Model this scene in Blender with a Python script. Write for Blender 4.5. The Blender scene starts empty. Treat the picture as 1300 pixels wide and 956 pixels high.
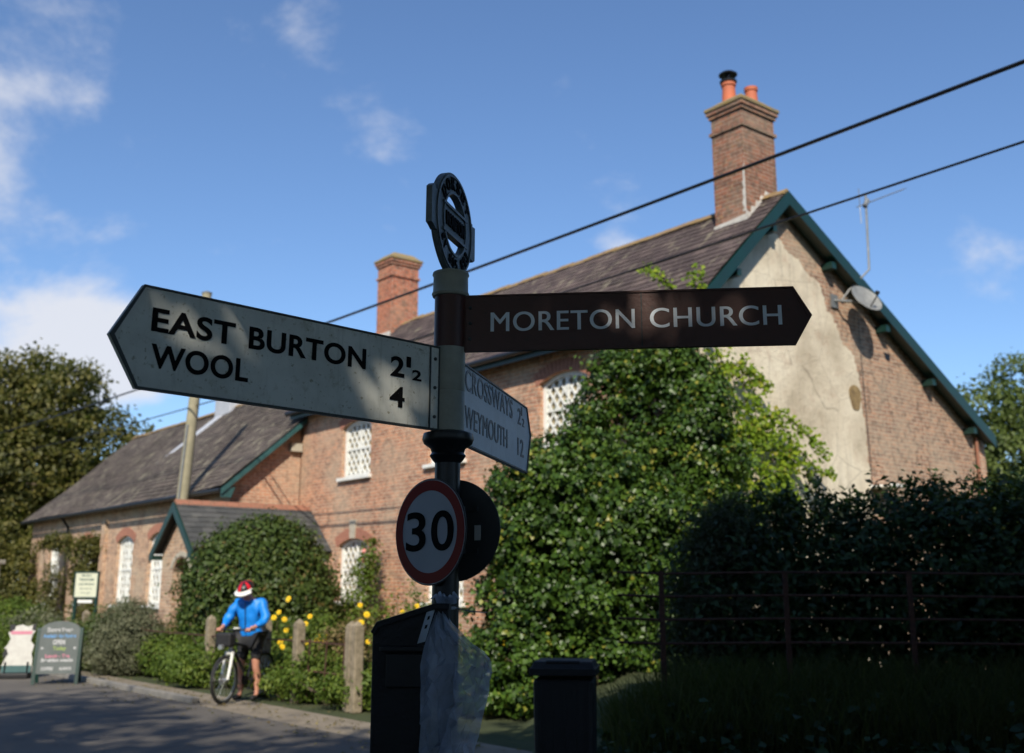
import bpy, bmesh, math, random
import numpy as np
from mathutils import Vector, Matrix
S = bpy.context.scene
COL = S.collection
R = math.radians
rng = np.random.default_rng(7)
random.seed(7)

# ------------------------------------------------------------------ camera, sky, sun, exposure
cam_d = bpy.data.cameras.new('camera'); cam = bpy.data.objects.new('camera', cam_d); COL.objects.link(cam)
PITCH = math.atan(316.5/1350.0)
cam.location = (0, 0, 1.6); cam.rotation_euler = (math.pi/2 + PITCH, 0, 0)
cam_d.sensor_width = 36; cam_d.lens = 1350/1300*36; cam_d.shift_y = -44.5/1300
cam_d.clip_start = 0.05; cam_d.clip_end = 3000
cam_d.dof.use_dof = True; cam_d.dof.focus_distance = 3.65; cam_d.dof.aperture_fstop = 3.2
S.camera = cam
SUN = Vector((-.08, -1.0, .83)).normalized()
EL = math.asin(SUN.z); AZ = math.atan2(SUN.x, SUN.y)
w = bpy.data.worlds.new('World'); S.world = w; w.use_nodes = True
nt = w.node_tree; nt.nodes.clear()
def N(nt, t, **k):
    n = nt.nodes.new(t)
    for a, b in k.items():
        if a.startswith('i_'): n.inputs[a[2:].replace('_', ' ')].default_value = b
        else: setattr(n, a, b)
    return n
out = N(nt, 'ShaderNodeOutputWorld'); bg = N(nt, 'ShaderNodeBackground')
sky = N(nt, 'ShaderNodeTexSky', sky_type='NISHITA', sun_disc=False)
sky.sun_elevation = EL; sky.sun_rotation = AZ; sky.air_density = 1.0; sky.dust_density = 0.6; sky.ozone_density = 3.0; sky.altitude = 50
tc = N(nt, 'ShaderNodeTexCoord')
sep = N(nt, 'ShaderNodeSeparateXYZ'); nt.links.new(tc.outputs['Generated'], sep.inputs[0])
zc = N(nt, 'ShaderNodeMath', operation='MAXIMUM'); nt.links.new(sep.outputs['Z'], zc.inputs[0]); zc.inputs[1].default_value = 0.0
za = N(nt, 'ShaderNodeMath', operation='ADD'); nt.links.new(zc.outputs[0], za.inputs[0]); za.inputs[1].default_value = 0.7
dv = N(nt, 'ShaderNodeVectorMath', operation='DIVIDE'); cz = N(nt, 'ShaderNodeCombineXYZ')
for i in range(3): nt.links.new(za.outputs[0], cz.inputs[i])
nt.links.new(tc.outputs['Generated'], dv.inputs[0]); nt.links.new(cz.outputs[0], dv.inputs[1])
mp = N(nt, 'ShaderNodeMapping'); mp.inputs['Location'].default_value = (0.9, 3.1, 0); nt.links.new(dv.outputs[0], mp.inputs[0])
no = N(nt, 'ShaderNodeTexNoise', i_Scale=5.5, i_Detail=8.0, i_Roughness=0.58, i_Distortion=0.15); nt.links.new(mp.outputs[0], no.inputs['Vector'])
# cloud cover is thicker towards the west (left) and low down
def smooth(val, a, b):
    m = N(nt, 'ShaderNodeMapRange', interpolation_type='SMOOTHSTEP'); m.inputs[1].default_value = a; m.inputs[2].default_value = b
    nt.links.new(val, m.inputs[0]); return m.outputs[0]
def mth(op, a, b):
    m = N(nt, 'ShaderNodeMath', operation=op)
    for i, v in enumerate((a, b)):
        if isinstance(v, (int, float)): m.inputs[i].default_value = v
        else: nt.links.new(v, m.inputs[i])
    return m.outputs[0]
# banks of cloud in certain directions of the sky (world directions, radius, strength)
bias = None
nrm = N(nt, 'ShaderNodeVectorMath', operation='NORMALIZE'); nt.links.new(tc.outputs['Generated'], nrm.inputs[0])
for (dx, dy, dz, rad, amt) in ((-.47, .880, .37, .14, .30), (-.40, .955, .205, .085, .42), (-.33, .955, .215, .05, .30), (-.49, .95, .18, .10, .28), (-.20, .87, .49, .09, .13), (-.12, .90, .42, .06, .15), (-.33, .88, .46, .10, .14), (-.25, .88, .38, .10, .09), (.10, .93, .30, .075, .33), (.30, .86, .50, .12, .05), (-.15, .93, .33, .12, .06)):
    v = Vector((dx, dy, dz)).normalized()
    ds = N(nt, 'ShaderNodeVectorMath', operation='DISTANCE'); nt.links.new(nrm.outputs[0], ds.inputs[0]); ds.inputs[1].default_value = v
    g_ = mth('MULTIPLY', smooth(ds.outputs['Value'], rad*1.25, 0.0), amt); bias = g_ if bias is None else mth('ADD', bias, g_)
cov = mth('ADD', no.outputs[0], mth('ADD', bias, -0.13))
den = mth('MULTIPLY', smooth(cov, 0.48, 0.72), 0.9)
tint = N(nt, 'ShaderNodeMixRGB', blend_type='MULTIPLY'); tint.inputs[0].default_value = 1; tint.inputs[2].default_value = (0.86, 0.98, 1.12, 1)
nt.links.new(sky.outputs[0], tint.inputs[1])
mix = N(nt, 'ShaderNodeMixRGB'); mix.inputs[2].default_value = (5.6, 5.7, 6.1, 1)
nt.links.new(den, mix.inputs[0]); nt.links.new(tint.outputs[0], mix.inputs[1])
nt.links.new(mix.outputs[0], bg.inputs[0]); bg.inputs[1].default_value = 0.118
nt.links.new(bg.outputs[0], out.inputs[0])
sd = bpy.data.lights.new('sun', 'SUN'); sun = bpy.data.objects.new('sun', sd); COL.objects.link(sun)
sd.energy = 4.7; sd.angle = R(0.5); sd.color = (1.0, 0.92, 0.78)
sun.rotation_euler = SUN.to_track_quat('Z', 'Y').to_euler(); sun.location = (0, -20, 30)
S.view_settings.view_transform = 'Standard'; S.view_settings.look = 'None'; S.view_settings.exposure = 0.28; S.view_settings.gamma = 1
S.render.engine = 'CYCLES'
S.cycles.max_bounces = 5; S.cycles.diffuse_bounces = 3; S.cycles.transparent_max_bounces = 8

# ------------------------------------------------------------------ materials
def newmat(name):
    m = bpy.data.materials.new(name); m.use_nodes = True; t = m.node_tree
    return m, t, t.nodes['Principled BSDF']
def L(t, a, b): t.links.new(a, b)
def ramp(t, fac, stops):
    r = N(t, 'ShaderNodeValToRGB'); e = r.color_ramp.elements
    while len(e) < len(stops): e.new(0.5)
    for i, (p, c) in enumerate(stops): e[i].position = p; e[i].color = (*c, 1)
    L(t, fac, r.inputs[0]); return r.outputs[0]
def mixc(t, fac, a, b, mode='MIX'):
    m = N(t, 'ShaderNodeMixRGB', blend_type=mode)
    for i, v in enumerate((fac, a, b)):
        if isinstance(v, (int, float)): m.inputs[i].default_value = v
        elif isinstance(v, tuple): m.inputs[i].default_value = (*v, 1)
        else: L(t, v, m.inputs[i])
    return m.outputs[0]
def noise(t, vec, scale, detail=4, rough=.55):
    n = N(t, 'ShaderNodeTexNoise', i_Scale=scale, i_Detail=detail, i_Roughness=rough)
    if vec is not None: L(t, vec, n.inputs['Vector'])
    return n.outputs[0]
def mrange(t, v, a, b, c=0, d=1):
    m = N(t, 'ShaderNodeMapRange'); m.inputs[1].default_value = a; m.inputs[2].default_value = b
    m.inputs[3].default_value = c; m.inputs[4].default_value = d; L(t, v, m.inputs[0]); return m.outputs[0]
def bump(t, h, bs, strength=.4, dist=.02):
    b = N(t, 'ShaderNodeBump', i_Strength=strength, i_Distance=dist); L(t, h, b.inputs['Height']); L(t, b.outputs[0], bs.inputs['Normal'])
def objco(t): return N(t, 'ShaderNodeTexCoord').outputs['Object']
def plain(name, c1, c2=None, scale=6, rough=.6, metal=0, bs=.15, bd=.01, spec=None):
    m, t, b = newmat(name); co = objco(t)
    c2 = c2 or tuple(x*.75 for x in c1)
    n = noise(t, co, scale, 6)
    L(t, ramp(t, n, [(.3, c1), (.7, c2)]), b.inputs['Base Color'])
    b.inputs['Roughness'].default_value = rough; b.inputs['Metallic'].default_value = metal
    if spec is not None: b.inputs['Specular IOR Level'].default_value = spec
    if bs: bump(t, noise(t, co, scale*6, 3), b, bs, bd)
    return m
def brick(name, ca, cb, mortar, pale, pale_amt=.5, dark=(.10, .075, .06), lichen=0, dk=.6):
    m, t, b = newmat(name); tcn = N(t, 'ShaderNodeTexCoord'); co = tcn.outputs['Object']
    s = N(t, 'ShaderNodeSeparateXYZ'); L(t, co, s.inputs[0])
    sn = N(t, 'ShaderNodeSeparateXYZ'); L(t, tcn.outputs['Normal'], sn.inputs[0])
    ab = N(t, 'ShaderNodeMath', operation='ABSOLUTE'); L(t, sn.outputs['X'], ab.inputs[0])
    gt = N(t, 'ShaderNodeMath', operation='GREATER_THAN'); L(t, ab.outputs[0], gt.inputs[0]); gt.inputs[1].default_value = .6
    mu = N(t, 'ShaderNodeMix'); L(t, gt.outputs[0], mu.inputs[0]); L(t, s.outputs['X'], mu.inputs[2]); L(t, s.outputs['Y'], mu.inputs[3])
    cv = N(t, 'ShaderNodeCombineXYZ'); L(t, mu.outputs[0], cv.inputs[0]); L(t, s.outputs['Z'], cv.inputs[1])
    wob = noise(t, co, 1.3, 2); wv = N(t, 'ShaderNodeVectorMath', operation='ADD'); L(t, cv.outputs[0], wv.inputs[0])
    wc = N(t, 'ShaderNodeCombineXYZ'); L(t, mrange(t, wob, 0, 1, -.02, .02), wc.inputs[1]); L(t, wc.outputs[0], wv.inputs[1])
    bt = N(t, 'ShaderNodeTexBrick', i_Scale=1.0, i_Mortar_Size=.007, i_Mortar_Smooth=.2, i_Brick_Width=.225, i_Row_Height=.075, i_Bias=-.1)
    bt.inputs['Color1'].default_value = (*ca, 1); bt.inputs['Color2'].default_value = (*cb, 1); bt.inputs['Mortar'].default_value = (*mortar, 1)
    L(t, wv.outputs[0], bt.inputs['Vector'])
    n1 = noise(t, co, 1.1, 7, .65); n2 = noise(t, co, 9, 5, .7)
    c = mixc(t, mrange(t, n2, .48, .62, 0, dk), bt.outputs['Color'], dark)
    n3 = noise(t, co, 30, 3, .7); c = mixc(t, .35, c, ramp(t, n3, [(.3, (.45, .42, .4)), (.7, (.75, .7, .65))]), 'OVERLAY')
    c = mixc(t, mrange(t, n1, .45, .68, 0, pale_amt*.62), c, pale); c = mixc(t, mrange(t, noise(t, co, .55, 6, .7), .5, .75, 0, .25), c, dark)
    if lichen:
        c = mixc(t, mrange(t, noise(t, co, 14, 5, .7), .57, .66, 0, lichen), c, (.42, .30, .10))
    L(t, c, b.inputs['Base Color']); b.inputs['Roughness'].default_value = .93; b.inputs['Specular IOR Level'].default_value = .15
    h = mixc(t, .4, bt.outputs['Fac'], noise(t, co, 40, 3), 'SUBTRACT')
    c4 = None
    inv = N(t, 'ShaderNodeMath', operation='SUBTRACT'); inv.inputs[0].default_value = 1; L(t, h, inv.inputs[1])
    bump(t, inv.outputs[0], b, .6, .012)
    return m
M = {}
M['brick'] = brick('red brick', (.54, .27, .165), (.32, .16, .11), (.56, .49, .38), (.56, .45, .33), .85)
M['brick_pale'] = brick('pale weathered brick', (.42, .25, .165), (.25, .155, .115), (.46, .40, .31), (.46, .38, .28), .9, dk=.75)
M['brick_wing'] = brick('wing brick', (.50, .31, .20), (.34, .21, .15), (.56, .49, .38), (.58, .49, .36), .9)
M['brick_chim'] = brick('chimney brick', (.30, .125, .08), (.17, .085, .06), (.34, .28, .22), (.40, .32, .24), .75, lichen=.35, dk=.85)
M['brick_chim2'] = brick('far chimney brick', (.46, .15, .08), (.33, .11, .07), (.40, .33, .26), (.42, .30, .2), .6, lichen=.2, dk=.8)
M['brick_arch'] = plain('arch brick', (.40, .18, .115), (.28, .125, .09), 14, .9)
M['capstone'] = plain('lichened cap', (.22, .19, .13), (.30, .20, .06), 9, .95, bs=.6, bd=.03)
# old lime render: stains and patches
m, t, b = newmat('lime render'); co = objco(t)
c = ramp(t, noise(t, co, .8, 7, .6), [(.32, (.46, .39, .29)), (.5, (.64, .56, .43)), (.68, (.74, .67, .53))])
c = mixc(t, mrange(t, noise(t, co, 3.1, 6, .7), .55, .75, 0, .55), c, (.38, .24, .17))
c = mixc(t, mrange(t, noise(t, co, 26, 4, .7), .6, .75, 0, .6), c, (.25, .2, .15))
L(t, c, b.inputs['Base Color']); b.inputs['Roughness'].default_value = .95; b.inputs['Specular IOR Level'].default_value = .1

sm = N(t, 'ShaderNodeMapping'); sm.inputs['Scale'].default_value = (1, 1, .10); L(t, co, sm.inputs[0])
c = mixc(t, mrange(t, noise(t, sm.outputs[0], 5, 6, .7), .54, .72, 0, .55), c, (.27, .235, .19))
vo = N(t, 'ShaderNodeTexVoronoi', feature='DISTANCE_TO_EDGE', i_Scale=1.1); wv = mixc(t, .25, co, N(t, 'ShaderNodeTexNoise', i_Scale=3.0, i_Detail=5).outputs['Color']); L(t, wv, vo.inputs['Vector'])
c = mixc(t, mrange(t, vo.outputs['Distance'], .0, .006, .5, 0), c, (.16, .13, .10))
L(t, c, b.inputs['Base Color'])
bump(t, noise(t, co, 7, 8, .7), b, .6, .05); M['render'] = m
M['stone_hole'] = plain('exposed rubble', (.36, .25, .11), (.2, .13, .06), 9, .95, bs=.8, bd=.05)
M['green'] = plain('dark green paint', (.004, .034, .028), (.006, .027, .023), 5, .35)
M['green_l'] = plain('weathered green paint', (.035, .11, .11), (.02, .065, .065), 5, .5)
M['white'] = plain('white paint', (.82, .82, .78), (.68, .68, .63), 4, .5)
M['blind'] = plain('tan blind behind glass', (.30, .24, .13), (.50, .42, .27), 3, .25, bs=0)
M['stone'] = plain('pale stone', (.50, .45, .36), (.36, .32, .25), 7, .9, bs=.4)
M['lead'] = plain('lead flashing', (.36, .38, .42), (.48, .49, .52), 3, .6, bs=.2)
M['mortar_f'] = plain('white mortar flashing', (.62, .60, .55), (.45, .42, .38), 8, .9, bs=.5)
M['terracotta'] = plain('terracotta', (.50, .13, .055), (.42, .12, .06), 6, .75)
M['black'] = plain('black paint', (.006, .007, .009), (.012, .012, .014), 8, .4, bs=.1)
M['blackplastic'] = plain('black plastic', (.005, .0055, .007), (.009, .009, .011), 14, .55, bs=.3)
M['galv'] = plain('galvanised steel', (.32, .33, .33), (.22, .23, .23), 12, .5, .6)
M['rust'] = plain('rusty iron', (.09, .035, .02), (.04, .02, .014), 12, .85, bs=.5)
M['signback'] = plain('grey sign back', (.06, .065, .065), (.045, .05, .05), 4, .55)
M['alu'] = plain('weathered aluminium', (.30, .30, .28), (.2, .2, .19), 8, .55, .3)
# slate
def slate(name, a, b_, c_, lich, amt, moss=0):
    m, t, b = newmat(name); co = objco(t)
    at = N(t, 'ShaderNodeAttribute', attribute_name='tint')
    c = ramp(t, at.outputs['Fac'], [(0, a), (.5, b_), (1, c_)])
    c = mixc(t, .4, c, ramp(t, noise(t, co, 2.0, 6, .6), [(.3, (.3, .3, .3)), (.7, (.72, .68, .66))]), 'OVERLAY')
    st = N(t, 'ShaderNodeMapping'); st.inputs['Scale'].default_value = (1.6, .55, .55); L(t, co, st.inputs[0])
    c = mixc(t, mrange(t, noise(t, st.outputs[0], 3.6, 6, .7), .56, .68, 0, amt), c, lich)
    c = mixc(t, mrange(t, noise(t, co, 22, 4, .7), .60, .68, 0, amt), c, lich)
    L(t, c, b.inputs['Base Color']); b.inputs['Roughness'].default_value = .92; b.inputs['Specular IOR Level'].default_value = .12
    bump(t, noise(t, co, 18, 5, .7), b, .5, .015); return m
M['slate'] = slate('slate', (.055, .043, .044), (.088, .068, .067), (.125, .096, .090), (.30, .27, .19), .7)
M['slate2'] = slate('wing slate', (.056, .047, .044), (.088, .074, .068), (.13, .108, .094), (.38, .35, .25), .85)
M['slate3'] = slate('porch slate', (.05, .053, .055), (.07, .073, .074), (.095, .096, .095), (.2, .2, .17), .3)
M['ridge'] = plain('lichened ridge tile', (.17, .115, .085), (.30, .20, .06), 10, .9, bs=.4)
M['ridge_red'] = plain('red ridge tile', (.33, .13, .08), (.2, .11, .07), 10, .9, bs=.4)
# wood, concrete
M['pole'] = plain('weathered pole', (.34, .30, .20), (.24, .22, .14), 5, .85, bs=.4)
M['fencepost'] = plain('lichened concrete post', (.34, .28, .20), (.17, .14, .09), 13, .95, bs=.6, bd=.03)
M['bark'] = plain('bark', (.10, .075, .05), (.06, .045, .03), 8, .95, bs=.7, bd=.04)
# leaves
def leafmat(name, dark, mid, light, rough=.5, trans=.3, spec=.4, yel=None):
    m, t, b = newmat(name)
    at = N(t, 'ShaderNodeAttribute', attribute_name='tint')
    st = [(0, dark), (.5, mid), (.93, light)]
    st.append((1.0, yel or light))
    c = ramp(t, at.outputs['Fac'], st)
    L(t, c, b.inputs['Base Color']); b.inputs['Roughness'].default_value = rough; b.inputs['Specular IOR Level'].default_value = spec
    tr = N(t, 'ShaderNodeBsdfTranslucent'); tc2 = mixc(t, .6, c, (.16, .24, .02), 'MIX'); L(t, tc2, tr.inputs[0])
    ms = N(t, 'ShaderNodeMixShader'); ms.inputs[0].default_value = trans
    L(t, b.outputs[0], ms.inputs[1]); L(t, tr.outputs[0], ms.inputs[2]); L(t, ms.outputs[0], t.nodes['Material Output'].inputs[0])
    return m
M['ivy'] = leafmat('ivy leaf', (.015, .036, .006), (.042, .088, .011), (.095, .165, .022), .42, .18, .38, (.22, .22, .03))
M['vine'] = leafmat('vine leaf', (.08, .15, .012), (.19, .30, .02), (.36, .44, .03), .5, .5, .3, (.35, .33, .04))
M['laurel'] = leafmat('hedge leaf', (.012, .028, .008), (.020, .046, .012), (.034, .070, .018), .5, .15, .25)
M['bushleaf'] = leafmat('evergreen bush leaf', (.026, .046, .010), (.052, .085, .016), (.105, .135, .03), .5, .2, .3, (.13, .10, .03))
M['autumn'] = leafmat('olive autumn leaf', (.045, .050, .012), (.085, .085, .018), (.15, .13, .03), .55, .3, .3)
M['treeleaf'] = leafmat('tree leaf', (.05, .075, .018), (.095, .13, .03), (.15, .19, .05), .5, .3, .3)
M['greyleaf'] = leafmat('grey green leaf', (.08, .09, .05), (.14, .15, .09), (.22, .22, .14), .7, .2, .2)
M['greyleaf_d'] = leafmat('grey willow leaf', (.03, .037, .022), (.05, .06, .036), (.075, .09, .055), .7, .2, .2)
M['herb'] = leafmat('garden leaf', (.05, .085, .012), (.10, .16, .022), (.19, .24, .04), .55, .35, .3)
M['drystem'] = leafmat('dry plant', (.12, .085, .04), (.20, .15, .07), (.30, .25, .12), .8, .3, .1)
M['grass'] = leafmat('rough grass', (.03, .04, .013), (.055, .068, .02), (.11, .105, .035), .7, .2, .15)
M['petal'] = plain('yellow petal', (.85, .52, .01), (.80, .60, .02), 9, .6, bs=0)
M['petal_pink'] = plain('pink petal', (.62, .22, .20), (.7, .3, .25), 9, .6, bs=0)
# asphalt, verge
m, t, b = newmat('asphalt'); co = objco(t)
c = ramp(t, noise(t, co, .35, 6, .6), [(.35, (.085, .076, .066)), (.7, (.135, .118, .098))])
c = mixc(t, mrange(t, noise(t, co, 90, 3, .8), .55, .75, 0, .6), c, (.21, .19, .16)); c = mixc(t, mrange(t, noise(t, co, 2.6, 7, .75), .56, .6, 0, .45), c, (.05, .046, .042))
L(t, c, b.inputs['Base Color']); b.inputs['Roughness'].default_value = .9; bump(t, noise(t, co, 120, 3, .8), b, .5, .01); M['asphalt'] = m
m, t, b = newmat('earth and grass'); co = objco(t)
c = ramp(t, noise(t, co, 1.4, 8, .7), [(.3, (.035, .045, .015)), (.55, (.05, .065, .02)), (.75, (.09, .075, .04))])
L(t, c, b.inputs['Base Color']); b.inputs['Roughness'].default_value = .95; bump(t, noise(t, co, 12, 8, .7), b, .8, .06); M['ground'] = m
M['gravel'] = plain('dusty roadside', (.24, .20, .15), (.17, .14, .10), 3, .95, bs=.5)
M['kerb'] = plain('kerb stone', (.26, .24, .21), (.18, .17, .15), 6, .9, bs=.4)
# sign paints: old, mouldy
def signpaint(name, base, stain, rust, rough=.5, a1=.55, a2=.7):
    m, t, b = newmat(name); co = objco(t)
    c = mixc(t, mrange(t, noise(t, co, 5.5, 7, .6), .42, .72, 0, a1), base, stain)
    c = mixc(t, mrange(t, noise(t, co, 60, 3, .6), .63, .70, 0, a2), c, rust)
    sm = N(t, 'ShaderNodeMapping'); sm.inputs['Scale'].default_value = (1, 1, .12); L(t, co, sm.inputs[0])
    c = mixc(t, mrange(t, noise(t, sm.outputs[0], 45, 4, .6), .56, .74, 0, a1*.9), c, stain)
    c = mixc(t, mrange(t, noise(t, co, 16, 6, .75), .56, .70, 0, a2*.7), c, rust)
    L(t, c, b.inputs['Base Color']); b.inputs['Roughness'].default_value = rough; bump(t, noise(t, co, 80, 4), b, .3, .003); return m
M['s_white'] = signpaint('mouldy white sign paint', (.80, .80, .74), (.46, .46, .40), (.30, .27, .15))
M['s_white2'] = signpaint('clean white sign paint', (.62, .70, .78), (.46, .52, .58), (.3, .3, .26), a2=.3)
M['s_brown'] = signpaint('brown sign paint', (.065, .014, .008), (.045, .011, .007), (.03, .012, .009), .45)
M['s_letter_w'] = plain('white lettering', (.82, .86, .92), (.66, .70, .76), 9, .5, bs=0)
M['s_letter_b'] = plain('black lettering', (.004, .004, .005), (.007, .007, .008), 20, .8, bs=0, spec=.1)
M['s_letter_g'] = plain('faded dark lettering', (.05, .06, .08), (.12, .14, .16), 30, .5, bs=0)
M['s_ring'] = plain('blue grey cast iron', (.14, .18, .22), (.08, .105, .12), 14, .5, bs=.4)
M['s_post'] = plain('dulled cream paint', (.40, .40, .34), (.26, .27, .23), 9, .55, bs=.2)
M['s_post2'] = plain('chalky white board', (.58, .57, .52), (.46, .44, .40), 7, .7, bs=0)
M['s_red'] = plain('red sign film', (.26, .008, .010), (.22, .007, .009), 5, .4, bs=0)
M['s_face'] = plain('white sign film', (.47, .50, .57), (.40, .43, .50), 5, .4, bs=0)
# people & bikes
M['skin'] = plain('skin', (.52, .25, .17), (.45, .2, .13), 10, .55, bs=0)
M['jacket'] = plain('blue jacket', (.006, .24, .78), (.005, .19, .66), 6, .5, bs=.3, bd=.02)
M['shorts'] = plain('black shorts', (.008, .008, .01), (.014, .014, .016), 8, .7)
M['redp'] = plain('red helmet shell', (.60, .012, .02), (.5, .01, .02), 5, .3, bs=0)
M['rubber'] = plain('tyre rubber', (.012, .012, .012), (.02, .02, .02), 8, .7)
M['chrome'] = plain('silver metal', (.6, .6, .6), (.5, .5, .5), 8, .3, .8, bs=0)
M['chalk'] = plain('chalkboard', (.085, .10, .095), (.13, .145, .14), 3, .8)
M['chalk_w'] = plain('chalk white', (.55, .55, .55), (.45, .45, .45), 9, .9, bs=0)
M['chalk_b'] = plain('chalk blue', (.14, .32, .60), (.12, .28, .5), 9, .9, bs=0)
M['chalk_y'] = plain('chalk green', (.30, .40, .12), (.26, .34, .1), 9, .9, bs=0)
M['chalk_p'] = plain('chalk pink', (.60, .22, .30), (.5, .2, .25), 9, .9, bs=0)
M['cream'] = plain('cream board', (.62, .62, .46), (.55, .55, .42), 6, .6, bs=0)
# clear plastic wrap
m, t, b = newmat('clear plastic'); co = objco(t)
b.inputs['Base Color'].default_value = (.70, .76, .88, 1); b.inputs['Roughness'].default_value = .16
tr = N(t, 'ShaderNodeBsdfTransparent'); tr.inputs[0].default_value = (.86, .88, .9, 1)
tl = N(t, 'ShaderNodeBsdfTranslucent'); tl.inputs[0].default_value = (.6, .66, .75, 1)
m1 = N(t, 'ShaderNodeMixShader'); m1.inputs[0].default_value = .5; L(t, b.outputs[0], m1.inputs[1]); L(t, tl.outputs[0], m1.inputs[2])
m2 = N(t, 'ShaderNodeMixShader'); L(t, mrange(t, noise(t, co, 9, 4), .35, .7, .46, .16), m2.inputs[0])
L(t, m1.outputs[0], m2.inputs[1]); L(t, tr.outputs[0], m2.inputs[2]); L(t, m2.outputs[0], t.nodes['Material Output'].inputs[0]); M['plastic'] = m

# ------------------------------------------------------------------ mesh helpers
def fr(o=(0, 0, 0), x=(1, 0, 0), y=(0, 1, 0)):
    x = Vector(x).normalized(); y = Vector(y).normalized(); z = x.cross(y)
    m = Matrix((x, y, z)).transposed().to_4x4(); m.translation = Vector(o); return m
I4 = Matrix.Identity(4)
class MB:
    def __init__(s): s.v = []; s.f = []; s.t = []; s.sm = False
    def add(s, vs, fs, Mx=I4, tint=.5):
        o = len(s.v); s.v += [tuple(Mx @ Vector(p)) for p in vs]; s.f += [tuple(i+o for i in f) for f in fs]; s.t += [tint]*len(vs); return s
    def box(s, c, d, Mx=I4, tint=.5, taper=1.0):
        x, y, z = d[0]/2, d[1]/2, d[2]/2; k = taper
        vs = [(c[0]+a*x*(k if e > 0 else 1), c[1]+b_*y*(k if e > 0 else 1), c[2]+e*z) for e in (-1, 1) for a, b_ in ((-1, -1), (1, -1), (1, 1), (-1, 1))]
        return s.add(vs, [(0, 3, 2, 1), (4, 5, 6, 7), (0, 1, 5, 4), (1, 2, 6, 5), (2, 3, 7, 6), (3, 0, 4, 7)], Mx, tint)
    def tube(s, pts, r, n=8, Mx=I4, cap=True):
        pts = [Vector(p) for p in pts]; r = r if isinstance(r, (list, tuple)) else [r]*len(pts); vs = []; fs = []
        up = None
        for i, p in enumerate(pts):
            d = (pts[min(i+1, len(pts)-1)] - pts[max(i-1, 0)]).normalized()
            if up is None: up = Vector((0, 0, 1)) if abs(d.z) < .9 else Vector((1, 0, 0))
            a = d.cross(up).normalized(); up = a.cross(d).normalized()
            for k in range(n):
                q = 2*math.pi*k/n; vs.append(p + (a*math.cos(q) + up*math.sin(q))*r[i])
        for i in range(len(pts)-1):
            for k in range(n): fs.append((i*n+k, (i+1)*n+k, (i+1)*n+(k+1) % n, i*n+(k+1) % n))
        if cap: fs.append(tuple(range(n))); fs.append(tuple((len(pts)-1)*n+k for k in reversed(range(n))))
        return s.add(vs, fs, Mx)
    def lathe(s, prof, n=24, Mx=I4, cap=True):
        vs = [(r*math.cos(2*math.pi*k/n), r*math.sin(2*math.pi*k/n), z) for r, z in prof for k in range(n)]; fs = []
        for i in range(len(prof)-1):
            for k in range(n): fs.append((i*n+k, i*n+(k+1) % n, (i+1)*n+(k+1) % n, (i+1)*n+k))
        if cap: fs.append(tuple(reversed(range(n)))); fs.append(tuple((len(prof)-1)*n+k for k in range(n)))
        return s.add(vs, fs, Mx)
    def plate(s, polys, t, Mx=I4, bevel=0):
        """flat plate with holes, thickness t from z=-t to z=0"""
        cu = bpy.data.curves.new('tmp', 'CURVE'); cu.dimensions = '2D'; cu.fill_mode = 'BOTH'; cu.extrude = max(t/2 - bevel, 0); cu.bevel_depth = bevel; cu.bevel_resolution = 1
        for P in polys:
            sp = cu.splines.new('POLY'); sp.points.add(len(P)-1); sp.use_cyclic_u = True
            for i, q in enumerate(P): sp.points[i].co = (q[0], q[1], 0, 1)
        return s._curve(cu, Mx @ Matrix.Translation((0, 0, -t/2)))
    def _curve(s, cu, Mx):
        o = bpy.data.objects.new('tmp', cu); COL.objects.link(o)
        dg = bpy.context.evaluated_depsgraph_get(); me = bpy.data.meshes.new_from_object(o.evaluated_get(dg))
        s.add([v.co for v in me.vertices], [tuple(p.vertices) for p in me.polygons], Mx)
        bpy.data.objects.remove(o); bpy.data.meshes.remove(me); bpy.data.curves.remove(cu); return s
    def text(s, txt, x0, y0, h, w=None, bold=0.0, depth=.002, Mx=I4, shear=0, dbl=0):
        cu = bpy.data.curves.new('tmp', 'FONT'); cu.body = txt; cu.size = 1; cu.offset = bold; cu.extrude = .5; cu.space_character = 1.06; cu.shear = shear
        o = bpy.data.objects.new('tmp', cu); COL.objects.link(o)
        dg = bpy.context.evaluated_depsgraph_get(); me = bpy.data.meshes.new_from_object(o.evaluated_get(dg))
        V = np.array([v.co[:] for v in me.vertices]); mn = V.min(0); mx = V.max(0)
        ky = h/(mx[1]-mn[1]); kx = (w/(mx[0]-mn[0])) if w else ky
        V = (V-mn)*[kx, ky, depth/(mx[2]-mn[2])] + [x0, y0, 0]
        for dx_, dz_ in (((0, 0), (dbl, .0003)) if dbl else ((0, 0),)):
            s.add((V+[dx_, 0, dz_]).tolist(), [tuple(p.vertices) for p in me.polygons], Mx)
        bpy.data.objects.remove(o); bpy.data.meshes.remove(me); bpy.data.curves.remove(cu); return s
    def build(s, name, mat, parent=None, smooth=False, label=None, bevel=0):
        me = bpy.data.meshes.new(name); me.from_pydata(s.v, [], s.f); me.update()
        a = me.attributes.new('tint', 'FLOAT', 'POINT'); a.data.foreach_set('value', np.array(s.t, dtype=np.float32))
        me.materials.append(M[mat] if isinstance(mat, str) else mat)
        bm = bmesh.new(); bm.from_mesh(me); bmesh.ops.recalc_face_normals(bm, faces=bm.faces); bm.to_mesh(me); bm.free()
        if smooth:
            me.polygons.foreach_set('use_smooth', [True]*len(me.polygons)); me.set_sharp_from_angle(angle=R(40))
        o = bpy.data.objects.new(name, me); COL.objects.link(o); o.parent = parent
        if bevel:
            md = o.modifiers.new('bevel', 'BEVEL'); md.width = bevel; md.segments = 2; md.limit_method = 'ANGLE'
        if label: o['label'] = label
        return o
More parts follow.
